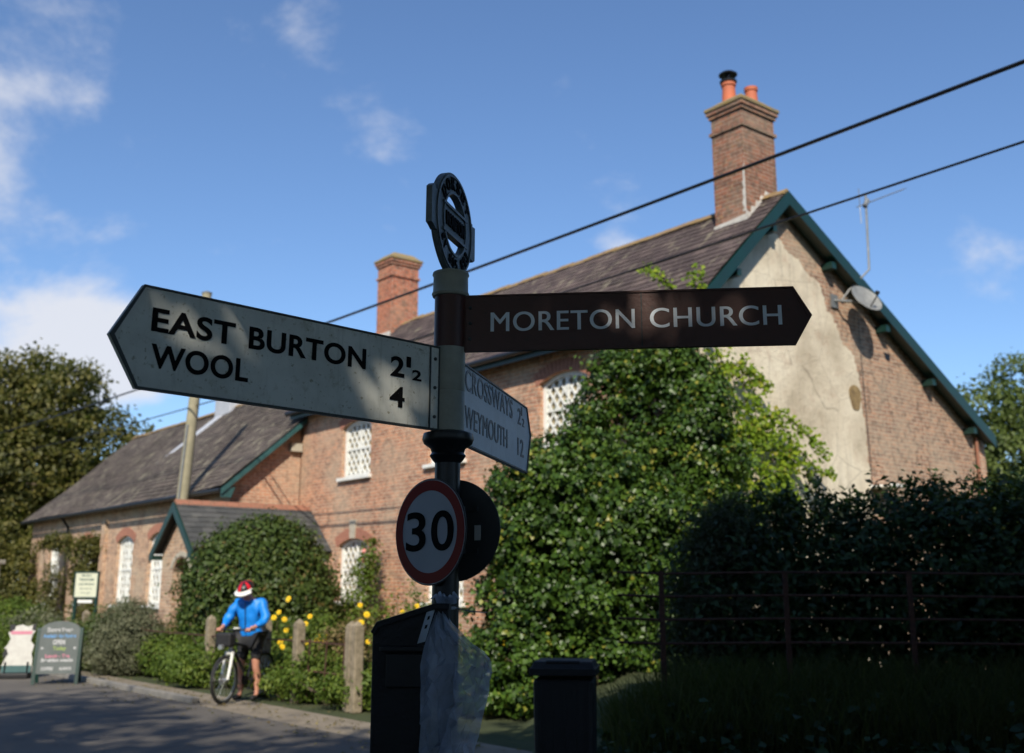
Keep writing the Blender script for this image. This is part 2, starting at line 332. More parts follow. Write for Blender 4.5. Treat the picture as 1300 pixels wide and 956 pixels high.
def tag(o, label=None, cat=None, group=None, kind=None):
    if label: o['label'] = label
    if cat: o['category'] = cat
    if group: o['group'] = group
    if kind: o['kind'] = kind
    return o
def thing(name, label, cat, loc=(0, 0, 0), rz=0, group=None):
    o = bpy.data.objects.new(name, None); COL.objects.link(o); o.location = loc; o.rotation_euler = (0, 0, rz); o.empty_display_size = .2
    return tag(o, label, cat, group)
def fastmesh(name, V, F, mat, parent=None, tint=None, n=4):
    me = bpy.data.meshes.new(name); me.vertices.add(len(V)); me.vertices.foreach_set('co', V.astype(np.float32).ravel())
    me.loops.add(F.size); me.loops.foreach_set('vertex_index', F.astype(np.int32).ravel())
    me.polygons.add(len(F)); me.polygons.foreach_set('loop_start', np.arange(0, F.size, F.shape[1], dtype=np.int32)); me.update(calc_edges=True)
    if tint is not None:
        a = me.attributes.new('tint', 'FLOAT', 'POINT'); a.data.foreach_set('value', tint.astype(np.float32))
    me.materials.append(M[mat]); o = bpy.data.objects.new(name, me); COL.objects.link(o); o.parent = parent; return o
def unit(v): return v/np.maximum(np.linalg.norm(v, axis=-1, keepdims=True), 1e-9)
def leaves(name, P, Nn, size, mat, parent=None, aspect=.8, jitter=.5, tint=None, droop=.3):
    """many small folded leaves: P positions, Nn outward normals"""
    n = len(P); nn = unit(Nn + rng.normal(0, jitter, (n, 3)))
    down = np.array([0, 0, -1.0])*droop + rng.normal(0, .6, (n, 3))
    ax = unit(down - (down*nn).sum(1, keepdims=True)*nn); sd = np.cross(nn, ax)
    s = (size*rng.uniform(.6, 1.3, n))[:, None]
    base = P - ax*s*.5; tip = P + ax*s*.5; fold = nn*s*rng.uniform(.05, .22, (n, 1))
    l = P - ax*s*.08 + sd*s*.5*aspect + fold; r_ = P - ax*s*.08 - sd*s*.5*aspect + fold
    V = np.stack([base, l, tip, r_], 1).reshape(-1, 3)
    i = np.arange(n)*4
    F = np.concatenate([np.stack([i, i+2, i+1], 1), np.stack([i, i+3, i+2], 1)])
    if tint is None: tint = np.clip(rng.normal(.5, .25, n), 0, 1)
    return fastmesh(name, V, F, mat, parent, np.repeat(tint, 4))
def crown(lobes, nc, per, cr, shell=(.55, 1.0), zmin=None, tvar=.22, flat=.7):
    lobes = np.array(lobes, float); wts = (lobes[:, 3]*lobes[:, 4]*lobes[:, 5])**(2/3); wts /= wts.sum()
    k = rng.choice(len(lobes), nc, p=wts); d = unit(rng.normal(0, 1, (nc, 3))); rr = rng.uniform(shell[0], shell[1], (nc, 1))**.6
    C = lobes[k, :3] + d*lobes[k, 3:6]*rr
    g = rng.normal(0, 1, (nc, per, 3))*cr*rng.uniform(.6, 1.3, (nc, 1, 1))*np.array([1, 1, flat])
    P = C[:, None] + g; Nn = unit(d[:, None] + .6*unit(g) + np.array([0, 0, .35]))
    T = np.clip(rng.normal(.5, tvar, (nc, 1)) + rng.normal(0, .16, (nc, per)), 0, 1)
    P = P.reshape(-1, 3); Nn = Nn.reshape(-1, 3); T = T.reshape(-1)
    if zmin is not None: q = P[:, 2] > zmin; P, Nn, T = P[q], Nn[q], T[q]
    return P, Nn, T, C
def shrub(name, label, cat, loc, lobes, nc, per, cr, size, mat, group=None, stems=True, shell=(.5, 1), aspect=.75, zmin=.02, stem_r=.03, part='foliage', flowers=None):
    o = thing(name, label, cat, loc, 0, group)
    P, Nn, T, C = crown(lobes, nc, per, cr, shell, zmin); leaves(part, P, Nn, size, mat, o, aspect, .45, T)
    if stems:
        mb = MB(); L_ = np.array(lobes, float)
        for i in range(min(14, nc)):
            c = C[rng.integers(len(C))]; b0 = np.array([L_[:, 0].mean()+rng.normal(0, .08), L_[:, 1].mean()+rng.normal(0, .08), 0])
            mid = (b0+c)/2 + rng.normal(0, .08, 3); mb.tube([b0, mid, c], [stem_r, stem_r*.7, stem_r*.25], 5)
        mb.build('stem', 'bark', o)
    if flowers:
        fn, fmat, fs = flowers
        for i in range(fn*2):
            k = rng.integers(len(C)); c = C[k]*np.array([1, 1, 1.0]); c[2] = max(c[2], .5)
            c = c + np.array([rng.normal(0, .12), -.25, .22+abs(rng.normal(0, .1))])
            if c[2] < .15: c[2] = .3
            flower(c, fs*rng.uniform(.8, 1.2), fmat, o)
    return o
def flower(c, r, fmat, parent):
    mb = MB(); c = Vector(c); nrm = Vector((rng.normal(0, .3), -1, .5)).normalized(); X = nrm.orthogonal().normalized(); Y = nrm.cross(X); F_ = fr(c, X, Y)
    for ring, (k, rr, h) in enumerate(((9, r, .0), (7, r*.7, r*.25))):
        for i in range(k):
            a = 2*math.pi*i/k + ring*.3
            d = Vector((math.cos(a), math.sin(a), 0)); s_ = Vector((-math.sin(a), math.cos(a), 0))
            mb.add([d*rr*.15+Vector((0, 0, h)), d*rr*.7+s_*rr*.3+Vector((0, 0, h+r*.15)), d*rr+Vector((0, 0, h)), d*rr*.7-s_*rr*.3+Vector((0, 0, h+r*.15))], [(0, 1, 2, 3)], F_)
    return mb.build('flower', fmat, parent)
SUNV = np.array(SUN[:])
SUN_GAPS = []
def thin(P, loc):
    keep = np.ones(len(P), bool)
    for p, r_ in SUN_GAPS:
        d = P + np.array(loc) - np.array(p); t_ = d @ SUNV; keep &= np.linalg.norm(d - t_[:, None]*SUNV, axis=1) > r_
    return keep
def tree(name, label, loc, lobes, nc, per, cr, size, mat, trunk_r, trunk_h, group=None, shell=(.35, 1), limbs=16, cat='tree', aspect=.7, flat=.6):
    o = thing(name, label, cat, loc, 0, group)
    P, Nn, T, C = crown(lobes, nc, per, cr, shell, .3, flat=flat); kk = thin(P, loc); P, Nn, T = P[kk], Nn[kk], T[kk]; leaves('crown', P, Nn, size, mat, o, aspect, .6, T)
    mb = MB(); top = np.array([0, 0, trunk_h])
    mb.tube([(0, 0, -.1), (.05*trunk_r, 0, trunk_h*.3), (0, .1*trunk_r, trunk_h*.7), top], [trunk_r*1.25, trunk_r, trunk_r*.8, trunk_r*.5], 10)
    for i in range(limbs):
        c = C[rng.integers(len(C))]; s = np.array([0, 0, trunk_h*rng.uniform(.45, 1)]); mid = (s*.55+c*.45) + rng.normal(0, .3, 3)*min(1, trunk_r*2)
        mb.tube([s, mid, c], [trunk_r*.38, trunk_r*.22, trunk_r*.05], 6)
    mb.build('trunk', 'bark', o, True); return o

# ------------------------------------------------------------------ house frame: x along the front (to the right), y to the back
EX = Vector((.627, -.779, 0)); EY = Vector((.779, .627, 0)); KO = Vector((2.83, 15.88, 0)); RZ = math.atan2(-.779, .627)
def W(a, b, z=0): return KO + EX*a + EY*b + Vector((0, 0, z))
FRONT = fr((0, 0, 0), (1, 0, 0), (0, 0, 1))          # plate x->a, y->z, outward = -b
def front(b): return fr((0, b, 0), (1, 0, 0), (0, 0, 1))
def gable(a): return fr((a, 0, 0), (0, 1, 0), (0, 0, 1))   # plate x->b, y->z, outward = +a

# ================================================================== ground, road
def ground_box():
    mb = MB(); mb.add([(-400, -60, -.02), (400, -60, -.02), (400, 800, -.02), (-400, 800, -.02)], [(0, 1, 2, 3)]); return mb
tag(ground_box().build('ground', 'ground'), kind='structure')
mb = MB(); q = [W(-90, -12.8), W(60, -12.8), W(60, -5.6), W(-90, -5.6)]
mb.add([tuple(p) for p in q], [(0, 1, 2, 3)]); tag(mb.build('road', 'asphalt'), kind='structure')
mb = MB(); q = [W(-90, -5.6, -.006), W(5, -5.6, -.006), W(5, -4.75, -.006), W(-90, -4.75, -.006)]
mb.add([tuple(p) for p in q], [(0, 1, 2, 3)]); tag(mb.build('roadside_strip', 'gravel'), kind='structure')
mb = MB(); mb.box((-40, -5.53, .03), (70, .12, .1)); o = mb.build('kerb', 'kerb', bevel=.01); o.location = KO; o.rotation_euler = (0, 0, RZ); tag(o, kind='structure')
# raised bank on the right under the hedge and railing
nx, ny = 60, 30; V = []; 
for j in range(ny+1):
    for i in range(nx+1):
        x = -.2 + 9*i/nx; y = 7.6 + 9.5*j/ny
        h = .62*min(1, max(0, (y-7.9)/1.3))*min(1, max(0, (x-.1)/1.4))*min(1, max(0, (9.5+7.6-y)/2)) + .05*math.sin(x*3.1)*math.cos(y*2.3)
        V.append((x, y, h-.06))
F = [(j*(nx+1)+i, j*(nx+1)+i+1, (j+1)*(nx+1)+i+1, (j+1)*(nx+1)+i) for j in range(ny) for i in range(nx)]
tag(MB().add(V, F).build('grass_bank_terrain', 'ground', None, True), kind='structure')

# ================================================================== roofs
def tiles(V0, U, Up, ln, rows_h, tw=.30, gap=.004, t=.012, x0f=None, x1f=None, L0=0, L1=10, sag=.02):
    """slates: V0 eave origin, U along eave, Up upslope unit, ln slope length"""
    U = np.array(U, float); Up = np.array(Up, float); Nn = np.cross(U, Up); V = []; F = []; T = []
    nr = int(round(ln/rows_h)); rh = ln/nr
    for r_ in range(nr):
        a0 = L0 if x0f is None else x0f(r_*rh); a1 = L1 if x1f is None else x1f(r_*rh)
        x = a0 - (tw/2 if r_ % 2 else 0)
        while x < a1 - .01:
            xa = max(x, a0); xb = min(x+tw-gap, a1)
            if xb - xa > .02:
                y0 = r_*rh + rng.normal(0, .004); y1 = min(r_*rh + rh*1.35, ln); lift = t*1.6 + abs(rng.normal(0, .003)); sg = sag*(math.sin(xa*.9)+math.sin(xa*.37+r_*.3))*.5
                P = []
                for (xx, yy, hh) in ((xa, y0, lift), (xb, y0, lift+rng.normal(0, .002)), (xb, y1, .004), (xa, y1, .004)):
                    P.append(np.array(V0)+U*xx+Up*yy+Nn*(hh+sg+.035))
                low = [p - Nn*t for p in P[:2]]
                k = len(V); V += P + low; F += [(k, k+1, k+2, k+3), (k+4, k+5, k+1, k)]; T += [float(np.clip(rng.normal(.5, .22), 0, 1))]*6
            x += tw
    return V, F, T
def roof_mesh(name, mat, parent, groups, slabs):
    mb = MB()
    for V, F, T in groups:
        o = len(mb.v); mb.v += [tuple(map(float, p)) for p in V]; mb.f += [tuple(i+o for i in f) for f in F]; mb.t += T
    for q, th in slabs:   # quad slab given top corners
        q = [Vector(p) for p in q]; n = (q[1]-q[0]).cross(q[3]-q[0]).normalized()
        if n.z < 0: n = -n
        mb.add(q + [p - n*th for p in q], [(0, 1, 2, 3), (7, 6, 5, 4), (0, 4, 5, 1), (1, 5, 6, 2), (2, 6, 7, 3), (3, 7, 4, 0)])
    me = bpy.data.meshes.new(name); me.from_pydata(mb.v, [], mb.f); me.update()
    a = me.attributes.new('tint', 'FLOAT', 'POINT'); a.data.foreach_set('value', np.array(mb.t, dtype=np.float32)); me.materials.append(M[mat])
    o = bpy.data.objects.new(name, me); COL.objects.link(o); o.parent = parent; return o
def slope_unit(db, dz): l = math.hypot(db, dz); return (0, db/l, dz/l), l
def arch_poly(a0, a1, z0, zs, zt, n=8):
    P = [(a0, z0), (a1, z0), (a1, zs)]; c = (a0+a1)/2; hw = (a1-a0)/2; rise = zt-zs; rad = (hw*hw+rise*rise)/(2*rise); cy = zt-rad; th = math.asin(hw/rad)
    for i in range(1, n): q = th - 2*th*i/n; P.append((c+rad*math.sin(q), cy+rad*math.cos(q)))
    P.append((a0, zs)); return P
def inset(P, a0, a1, z0, zt, d):
    ca, cz = (a0+a1)/2, (z0+zt)/2; sx = ((a1-a0)-2*d)/(a1-a0); sz = ((zt-z0)-2*d)/(zt-z0)
    return [(ca+(x-ca)*sx, cz+(z-cz)*sz) for x, z in P]
def window(parent, b, a0, a1, z0, zs, zt, arch=True, keystone=False, dx=.20, dz=.27, bar=.048):
    """white window with a diamond lattice set in a wall whose outer face is at y=b"""
    P = arch_poly(a0, a1, z0, zs, zt); Mx = front(b+.09)
    mb = MB(); mb.plate([P, inset(P, a0, a1, z0, zt, .075)], .06, Mx); wf = mb.build('window', 'white', parent)
    # lattice clipped to opening
    mb = MB(); xa, xb, ya, yb = a0+.05, a1-.05, z0+.05, zt-.05
    def cl(p, q):
        t0, t1 = 0, 1; dx_, dy_ = q[0]-p[0], q[1]-p[1]
        for pp, qq in ((-dx_, p[0]-xa), (dx_, xb-p[0]), (-dy_, p[1]-ya), (dy_, yb-p[1])):
            if pp == 0: continue
            r_ = qq/pp
            if pp < 0: t0 = max(t0, r_)
            else: t1 = min(t1, r_)
        if t0 < t1: return (p[0]+t0*dx_, p[1]+t0*dy_), (p[0]+t1*dx_, p[1]+t1*dy_)
    k = dz/dx; c0 = ya - (xb-xa)*k
    c = c0
    while c < yb:
        for s_ in (1, -1):
            p, q = ((xa, c), (xb, c+(xb-xa)*k)) if s_ > 0 else ((xb, c), (xa, c+(xb-xa)*k))
            g = cl(p, q)
            if g:
                (x0, y0), (x1, y1) = g; l = math.hypot(x1-x0, y1-y0)
                if l > .03:
                    # keep the top ends under the arch
                    mm = (a0+a1)/2; 
                    ux, uy = (x1-x0)/l, (y1-y0)/l; nx_, ny_ = -uy*bar/2, ux*bar/2
                    mb.plate([[(x0+nx_, y0+ny_), (x0-nx_, y0-ny_), (x1-nx_, y1-ny_), (x1+nx_, y1+ny_)]], .02, front(b+.125+(0.003*s_)))
        c += dz
    mb.box(((a0+a1)/2, b+.128, (z0+zt)/2), (.05, .03, zt-z0-.1)); mb.box(((a0+a1)/2, b+.128, z0+(zt-z0)*.5), (a1-a0-.1, .03, .05))
    mb.build('lattice', 'white', wf)
    MB().plate([P], .01, front(b+.17)).build('pane', 'blind', wf)
    MB().box(((a0+a1)/2, b-.005, z0-.04), (a1-a0+.14, .17, .08)).build('sill', 'white', wf, bevel=.008)
    if arch:
        mb = MB(); hd = .23; n = 15; c = (a0+a1)/2; hw = (a1-a0)/2; rise = zt-zs; rad = (hw*hw+rise*rise)/(2*rise); cy = zt-rad; th = math.asin(min(1, hw/rad))*1.12
        for i in range(n):
            q0 = -th+2*th*(i+.06)/n; q1 = -th+2*th*(i+.94)/n; A = []
            for q, rr in ((q0, rad), (q1, rad), (q1, rad+hd), (q0, rad+hd)): A.append((c+rr*math.sin(q), cy+rr*math.cos(q)))
            mb.plate([A], .02, front(b-.012))
        mb.build('brick_arch', 'brick_arch', wf)
        if keystone: MB().plate([[(c-.11, zt-.0), (c+.11, zt-.0), (c+.14, zt+.42), (c-.14, zt+.42)]], .05, front(b-.035)).build('keystone', 'stone', wf)
    return P

# ================================================================== main brick house
house = thing('brick_house', 'two storey red brick house with slate roof, rendered gable and green bargeboards behind the fingerpost', 'house', KO, RZ)
EZ, RGB_, RGZ = 5.92, 2.54, 8.36      # eave height, ridge y, ridge z
BB, BZ = 8.9, 4.68                    # back eave
AL = -13.22                           # left wall
upw = [(-11.23, -9.95), (-7.68, -6.38), (-4.08, -2.80)]
wb = .3
hole = [arch_poly(a0, a1, 4.14, 5.30, 5.45) for a0, a1 in upw] + [arch_poly(a0, a1, 1.37, 2.60, 2.75) for a0, a1 in upw]
MB().plate([[(AL, -.1), (-.25, -.1), (-.25, 5.98), (AL, 5.98)]] + hole, .3, front(wb)).build('front_wall', 'brick', house)
for a0, a1 in upw: window(house, wb, a0, a1, 4.14, 5.30, 5.45)
for a0, a1 in upw: window(house, wb, a0, a1, 1.37, 2.60, 2.75, keystone=True)
sF = (RGZ-EZ)/RGB_; sB = (RGZ-BZ)/(BB-RGB_)
G = [(wb+.002, -.1), (8.71, -.1), (8.71, RGZ-sB*(8.71-RGB_)-.06), (RGB_, RGZ-.06), (wb+.002, EZ+sF*wb-.06)]
MB().plate([G], .3, gable(-.25)).build('gable_wall', 'brick_pale', house)
MB().plate([G], .3, gable(AL+.3)).build('far_gable_wall', 'brick', house)
MB().plate([[(AL, -.1), (-.25, -.1), (-.25, 4.6), (AL, 4.6)]], .3, front(8.7)).build('back_wall', 'brick', house)
# lime render patch on the gable with a ragged edge
edge = [(2.35, 7.74), (2.62, 7.5), (2.75, 7.38), (3.05, 7.3), (3.3, 7.05), (3.62, 6.98), (3.72, 6.75), (3.78, 6.5), (4.0, 6.38), (4.12, 6.12), (4.2, 5.95), (4.5, 5.8), (4.6, 5.5), (4.68, 5.2), (4.66, 4.9), (4.73, 4.5), (4.72, 4.1), (4.75, 3.7), (4.74, -.05)]
fine = []
for (p, q) in zip(edge[:-1], edge[1:]):
    for k in range(6):
        f = k/6; fine.append((p[0]+(q[0]-p[0])*f + rng.normal(0, .018), p[1]+(q[1]-p[1])*f + rng.normal(0, .02)))
fine.append(edge[-1])
top = [(.31, -.05), (.31, EZ+sF*.31-.09), (1.2, EZ+sF*1.2-.09), (2.0, EZ+sF*2.0-.09)]
MB().plate([list(reversed(top + fine))], .025, gable(-.224)).build('lime_render', 'render', house)
pts = [(4.47+.17*math.cos(q)*(1+.15*math.sin(3*q)), 4.98+.26*math.sin(q)*(1+.12*math.cos(2*q))) for q in np.linspace(0, 2*math.pi, 22)[:-1]]
MB().plate([pts], .01, gable(-.212)).build('rubble_patch', 'stone_hole', house)
MB().plate([[(5.55, 5.98), (5.75, 5.95), (5.73, 5.83), (5.6, 5.85)]], .01, gable(-.238)).build('vent_hole', 'black', house)
# roof
upF, lF = slope_unit(RGB_, RGZ-EZ)
roofF = tiles((0, 0, EZ), (1, 0, 0), upF, lF, .185, L0=AL-.25, L1=0)
lB = math.hypot(BB-RGB_, RGZ-BZ)
rf = roof_mesh('roof', 'slate', house, [roofF],
    [([(AL-.25, 0, EZ), (0-.03, 0, EZ), (-.03, RGB_, RGZ), (AL-.25, RGB_, RGZ)], .09), ([(AL-.25, BB, BZ), (-.03, BB, BZ), (-.03, RGB_, RGZ+.001), (AL-.25, RGB_, RGZ+.001)], .09)])
V, F, T = tiles((0, BB, BZ), (-1, 0, 0), (0, -(BB-RGB_)/lB, (RGZ-BZ)/lB), lB, .2, L0=0, L1=13.4)
roof_mesh('back_roof_slates', 'slate', rf, [(V, F, T)], [])
mb = MB()
x = AL-.25; i = 0
while x < -.05:
    e = min(x+.44, 0.0); h = RGZ+.075+rng.normal(0, .006)
    mb.add([(x, RGB_-.13, h-.10), (x, RGB_, h+.02), (x, RGB_+.15, h-.08), (e-.006, RGB_-.13, h-.10), (e-.006, RGB_, h+.02), (e-.006, RGB_+.15, h-.08)], [(0, 3, 4, 1), (1, 4, 5, 2), (0, 1, 2), (5, 4, 3), (0, 2, 5, 3)]); x += .44
mb.build('ridge_tiles', 'ridge', house)
# barge boards on the near gable
def barge(parent, a, p, q, d=.20, t=.035, mat='green'):
    (b0, z0), (b1, z1) = p, q
    MB().plate([[(b0, z0), (b1, z1), (b1, z1-d*1.25), (b0, z0-d*1.25)]], t, gable(a)).build('bargeboard', mat, parent)
barge(house, .03, (-.06, EZ-.06+.04), (RGB_, RGZ+.03))
barge(house, .03, (RGB_+.002, RGZ+.03), (BB+.06, BZ-.03+.02), d=.20)
MB().plate([[(-.05, EZ-.05), (RGB_, RGZ-.09), (BB, BZ-.06), (BB, BZ-.16), (RGB_, RGZ-.2), (-.05, EZ-.16)]], .20, gable(-.01)).build('soffit', 'green', house)
for f in (.2, .45, .68, .9):
    b = RGB_+(BB-RGB_)*f; z = RGZ-(RGZ-BZ)*f-.33; MB().box((-.14, b, z), (.24, .13, .12)).build('purlin_end', 'green', house)
for f in (.45, .85): b = RGB_*f; MB().box((-.14, b, EZ+sF*b-.36), (.24, .1, .12)).build('purlin_end', 'green', house)
# gutter + fascia on front
mb = MB(); mb.tube([(AL-.2, -.07, EZ-.03), (-.02, -.07, EZ-.03)], .055, 10); mb.build('gutter', 'black', house, True)
MB().box((AL/2-.1, .02, EZ-.09), (-AL+.1, .03, .16)).build('fascia', 'green', house)
mb = MB(); mb.tube([(-.36, -.05, EZ-.1), (-.36, .0, EZ-.3), (-.33, .22, EZ-.5), (-.33, .23, .1)], .04, 10); mb.build('downpipe', 'white', house, True)
mb = MB(); mb.tube([(-.19, 8.58, 4.62), (-.19, 8.58, .0)], .035, 10); mb.build('downpipe', 'ridge_red', house, True, label='reddish brown downpipe at the back corner')
# chimneys
def chimney(parent, a0, a1, b0, b1, zb, zs, mat, cap=.5, pots=(), flash=True):
    c = ((a0+a1)/2, (b0+b1)/2); w_, d_ = a1-a0, b1-b0
    mb = MB(); mb.box((c[0], c[1], (zb+zs)/2), (w_, d_, zs-zb)); z = zs
    for (e, h) in ((.035, .06), (.0, .27), (.035, .07), (.065, .07)): mb.box((c[0], c[1], z+h/2), (w_+2*e, d_+2*e, h)); z += h
    ch = mb.build('chimney', mat, parent)
    mb = MB(); mb.box((c[0], c[1], z+.035), (w_+.18, d_+.18, .07)); mb.box((c[0], c[1], z+.07+.075), (w_+.12, d_+.12, .15), taper=.62); mb.build('cap', 'capstone', ch, bevel=.015)
    return ch, z+.16
def pot(ch, x, y, z, r, h, cowl=False):
    p = MB().lathe([(r*1.12, z-.02), (r*1.1, z+.05), (r, z+.08), (r*.86, z+h-.08), (r*1.0, z+h-.07), (r*1.02, z+h), (r*.8, z+h), (r*.78, z+h-.1)], 20, Matrix.Translation((x, y, 0)), cap=False).build('chimney_pot', 'terracotta', ch, True)
    if cowl:
        mb = MB(); T_ = Matrix.Translation((x, y, 0))
        mb.lathe([(r*1.15, z+h), (r*1.2, z+h+.03), (r*.75, z+h+.05)], 18, T_)
        for k in range(4): a = math.pi/4+k*math.pi/2; mb.tube([(x+r*.8*math.cos(a), y+r*.8*math.sin(a), z+h+.03), (x+r*.8*math.cos(a), y+r*.8*math.sin(a), z+h+.16)], .012, 5)
        mb.tube([(x, y, z+h), (x, y, z+h+.15)], .05, 8)
        mb.lathe([(r*1.25, z+h+.15), (r*1.3, z+h+.17), (r*.9, z+h+.21), (.02, z+h+.23)], 18, T_); mb.build('chimney_cowl', 'black', ch, True)
ch1, zt1 = chimney(house, -1.2, -.5, 2.02, 2.93, 7.3, 9.67, 'brick_chim')
pot(ch1, -.98, 2.3, zt1-.05, .135, .50, True); pot(ch1, -.80, 2.72, zt1-.05, .125, .46)
# stepped mortar flashing
mb = MB(); st = [(1.98, RGZ-sF*(RGB_-1.98)+.03)]
P = [(1.95, EZ+sF*1.95+.0)]
z0f = lambda b: EZ+sF*b
pts = [(2.0, z0f(2.0)-.05), (2.0, z0f(2.0)+.22)]
for k in range(4):
    b = 2.0+k*.135; pts += [(b+.02, z0f(b)+.20+.0), (b+.135, z0f(b)+.20)]
pts += [(2.56, RGZ+.18), (2.93, RGZ+.10), (2.93, RGZ-.1), (2.54, RGZ-.05)]
MB().plate([list(reversed(pts))], .02, gable(-.478)).build('flashing', 'mortar_f', ch1)
MB().plate([[(-1.22, z0f(2.0)-.05), (-.478, z0f(2.0)-.05), (-.478, z0f(2.0)+.16), (-1.22, z0f(2.0)+.10)]], .02, front(1.998)).build('flashing', 'mortar_f', ch1)
zz_ = z0f(2.02)+.2; left_ = []; 
for k in range(12): left_.append((-.5-.02-.07*abs(math.sin(k*1.9+1))*(1-k/14), zz_+.9*k/12+rng.normal(0, .012)))
MB().plate([[(-.5, zz_), (-.5, zz_+.9)] + left_[::-1]], .006, front(2.014)).build('mortar_smear', 'mortar_f', ch1)
ch2, zt2 = chimney(house, -12.85, -12.15, 2.12, 2.95, 7.3, 9.63, 'brick_chim2')
MB().box((-12.55, 2.08, z0f(2.1)+.08), (.86, .03, .2)).build('flashing', 'mortar_f', ch2)
# white capped little canopy on the gable
mb = MB(); mb.box((.0, 4.98, 3.40), (.5, .55, .05)); mb.build('canopy', 'white', house, bevel=.01)
# render wires clipped to the wall
mb = MB(); mb.tube([(-.2, 4.72, 6.6), (-.2, 4.74, 5.5), (-.2, 4.78, 3.0)], .007, 4); mb.build('wall_cable', 'black', house)

# satellite dish and aerial
dish = thing('satellite_dish', 'round grey satellite dish bracketed to the gable under the bargeboard', 'satellite dish', W(-.24, 4.05, 6.68), RZ)
face = Vector((.70, -.15, .45))   # looks out from the wall, up
mb = MB(); Fm = fr((.42, .38, .05), face.orthogonal(), face.cross(face.orthogonal()))
mb.lathe([(.01, -.05), (.12, -.035), (.24, 0), (.31, .03), (.315, .025), (.24, -.012), (.12, -.048), (.01, -.062)], 28, Fm, cap=False); mb.build('reflector', 'alu', dish, True)
mb = MB(); mb.tube([(0, 0, .05), (.2, .05, 0), (.34, .32, .0)], .025, 8); mb.box((.01, 0, .03), (.03, .2, .25)); mb.build('bracket', 'galv', dish, True)
mb = MB(); tipp = Vector((.42, .38, .05))+face.normalized()*.36+Vector((0, 0, -.16)); mb.tube([(.42, .38, -.2), tipp], .012, 6); mb.tube([tipp, tipp+Vector((-.05, 0, .03))], .035, 8); mb.build('receiver_arm', 'black', dish, True)
aer = thing('tv_aerial', 'television aerial on a cranked pale pole rising past the green bargeboard', 'aerial', W(-.24, 4.28, 6.85), RZ)
mb = MB(); mb.tube([(0, 0, -.1), (.12, .1, .1), (.36, .42, .5), (.36, .5, 2.0)], .022, 8); mb.build('mast', 'galv', aer, True)
mb = MB(); A0 = Vector((.36, .18, 1.66)); A1 = Vector((.36, 1.85, 2.42)); mb.tube([A0, A1], .012, 6)
d_ = (A1-A0)
for k in range(16):
    f = .1+.88*k/15; p = A0+d_*f; hl = .09; mb.tube([p-Vector((hl, 0, 0)), p+Vector((hl, 0, 0))], .005, 4)
for s_ in (-1, 1): mb.tube([A0+d_*.06, A0+d_*.06+Vector((0, -.12*0, .34*s_))], .008, 5)
mb.tube([A0+d_*.16+Vector((0, 0, -.05)), A0+d_*.22+Vector((0, 0, .06))], .045, 8)
mb.build('antenna', 'galv', aer)

# ================================================================== long low wing
wing = thing('brick_outbuilding', 'long low pale brick range with slate roof and green gabled porch, left of the house', 'building', KO, RZ)
WE, WR, WRZ = 3.92, 1.88, 7.22; WL = -29.75; sW = (WRZ-WE)/(WR+1.8)
ww = [(-27.35, -26.15), (-24.1, -22.9), (-20.73, -19.45), (-18.25, -17.0)]
hole = [arch_poly(a0, a1, 1.22, 2.95, 3.12) for a0, a1 in ww]
MB().plate([[(WL+.2, -.1), (-13.25, -.1), (-13.25, 4.05), (WL+.2, 4.05)]] + hole, .3, front(-1.5)).build('front_wall', 'brick_wing', wing)
for a0, a1 in ww: window(wing, -1.5, a0, a1, 1.22, 2.95, 3.12, dx=.22, dz=.36, bar=.062)
MB().plate([[(-1.498, -.1), (.296, -.1), (.296, WE+sW*(2.096)-.07), (-1.498, WE+sW*.3-.07)]], .3, gable(-13.25)).build('end_wall', 'brick', wing)
MB().plate([[(-1.498, -.1), (5.2, -.1), (5.2, 4.1), (WR, WRZ-.1), (-1.498, WE+sW*.3-.07)]], .3, gable(WL+.5)).build('far_end_wall', 'brick_wing', wing)
MB().plate([[(WL+.2, -.1), (AL-.02, -.1), (AL-.02, 4.05), (WL+.2, 4.05)]], .3, front(5.3)).build('back_wall', 'brick_wing', wing)
upW, lW = slope_unit(WR+1.8, WRZ-WE)
rt = lambda s_: -12.98 if -1.8+s_*upW[1] < .24 else AL-.01
g = tiles((0, -1.8, WE), (1, 0, 0), upW, lW, .185, L0=WL, x0f=lambda s_: WL, x1f=rt, sag=.05)
bmid = .27; zmid = WE+sW*(bmid+1.8)
wr = roof_mesh('roof', 'slate2', wing, [g], [([(WL, -1.8, WE), (-13.0, -1.8, WE), (-13.0, bmid, zmid), (WL, bmid, zmid)], .08), ([(WL, bmid, zmid), (AL-.01, bmid, zmid), (AL-.01, WR, WRZ), (WL, WR, WRZ)], .08),
    ([(WL, 5.56, WE), (AL-.01, 5.56, WE), (AL-.01, WR, WRZ+.001), (WL, WR, WRZ+.001)], .08)])
mb = MB(); x = WL
while x < AL-.05:
    e = min(x+.44, AL-.02); h = WRZ+.075+rng.normal(0, .01)
    mb.add([(x, WR-.13, h-.09), (x, WR, h+.02), (x, WR+.13, h-.09), (e-.006, WR-.13, h-.09), (e-.006, WR, h+.02), (e-.006, WR+.13, h-.09)], [(0, 3, 4, 1), (1, 4, 5, 2), (0, 1, 2), (5, 4, 3), (0, 2, 5, 3)]); x += .44
mb.build('ridge_tiles', 'ridge', wing)
barge(wing, -12.95, (-1.86, WE-.0), (.29, zmid+.02), d=.11, mat='green_l')
MB().plate([[(-1.84, WE-.01), (-1.84, WE-.2), (-1.6, WE-.2), (-1.5, WE+.05)]], .04, gable(-12.99)).build('bargeboard', 'green_l', wing)
mb = MB(); mb.tube([(WL+.1, -1.87, WE-.02), (-13.0, -1.87, WE-.04)], .055, 10); mb.build('gutter', 'black', wing, True)
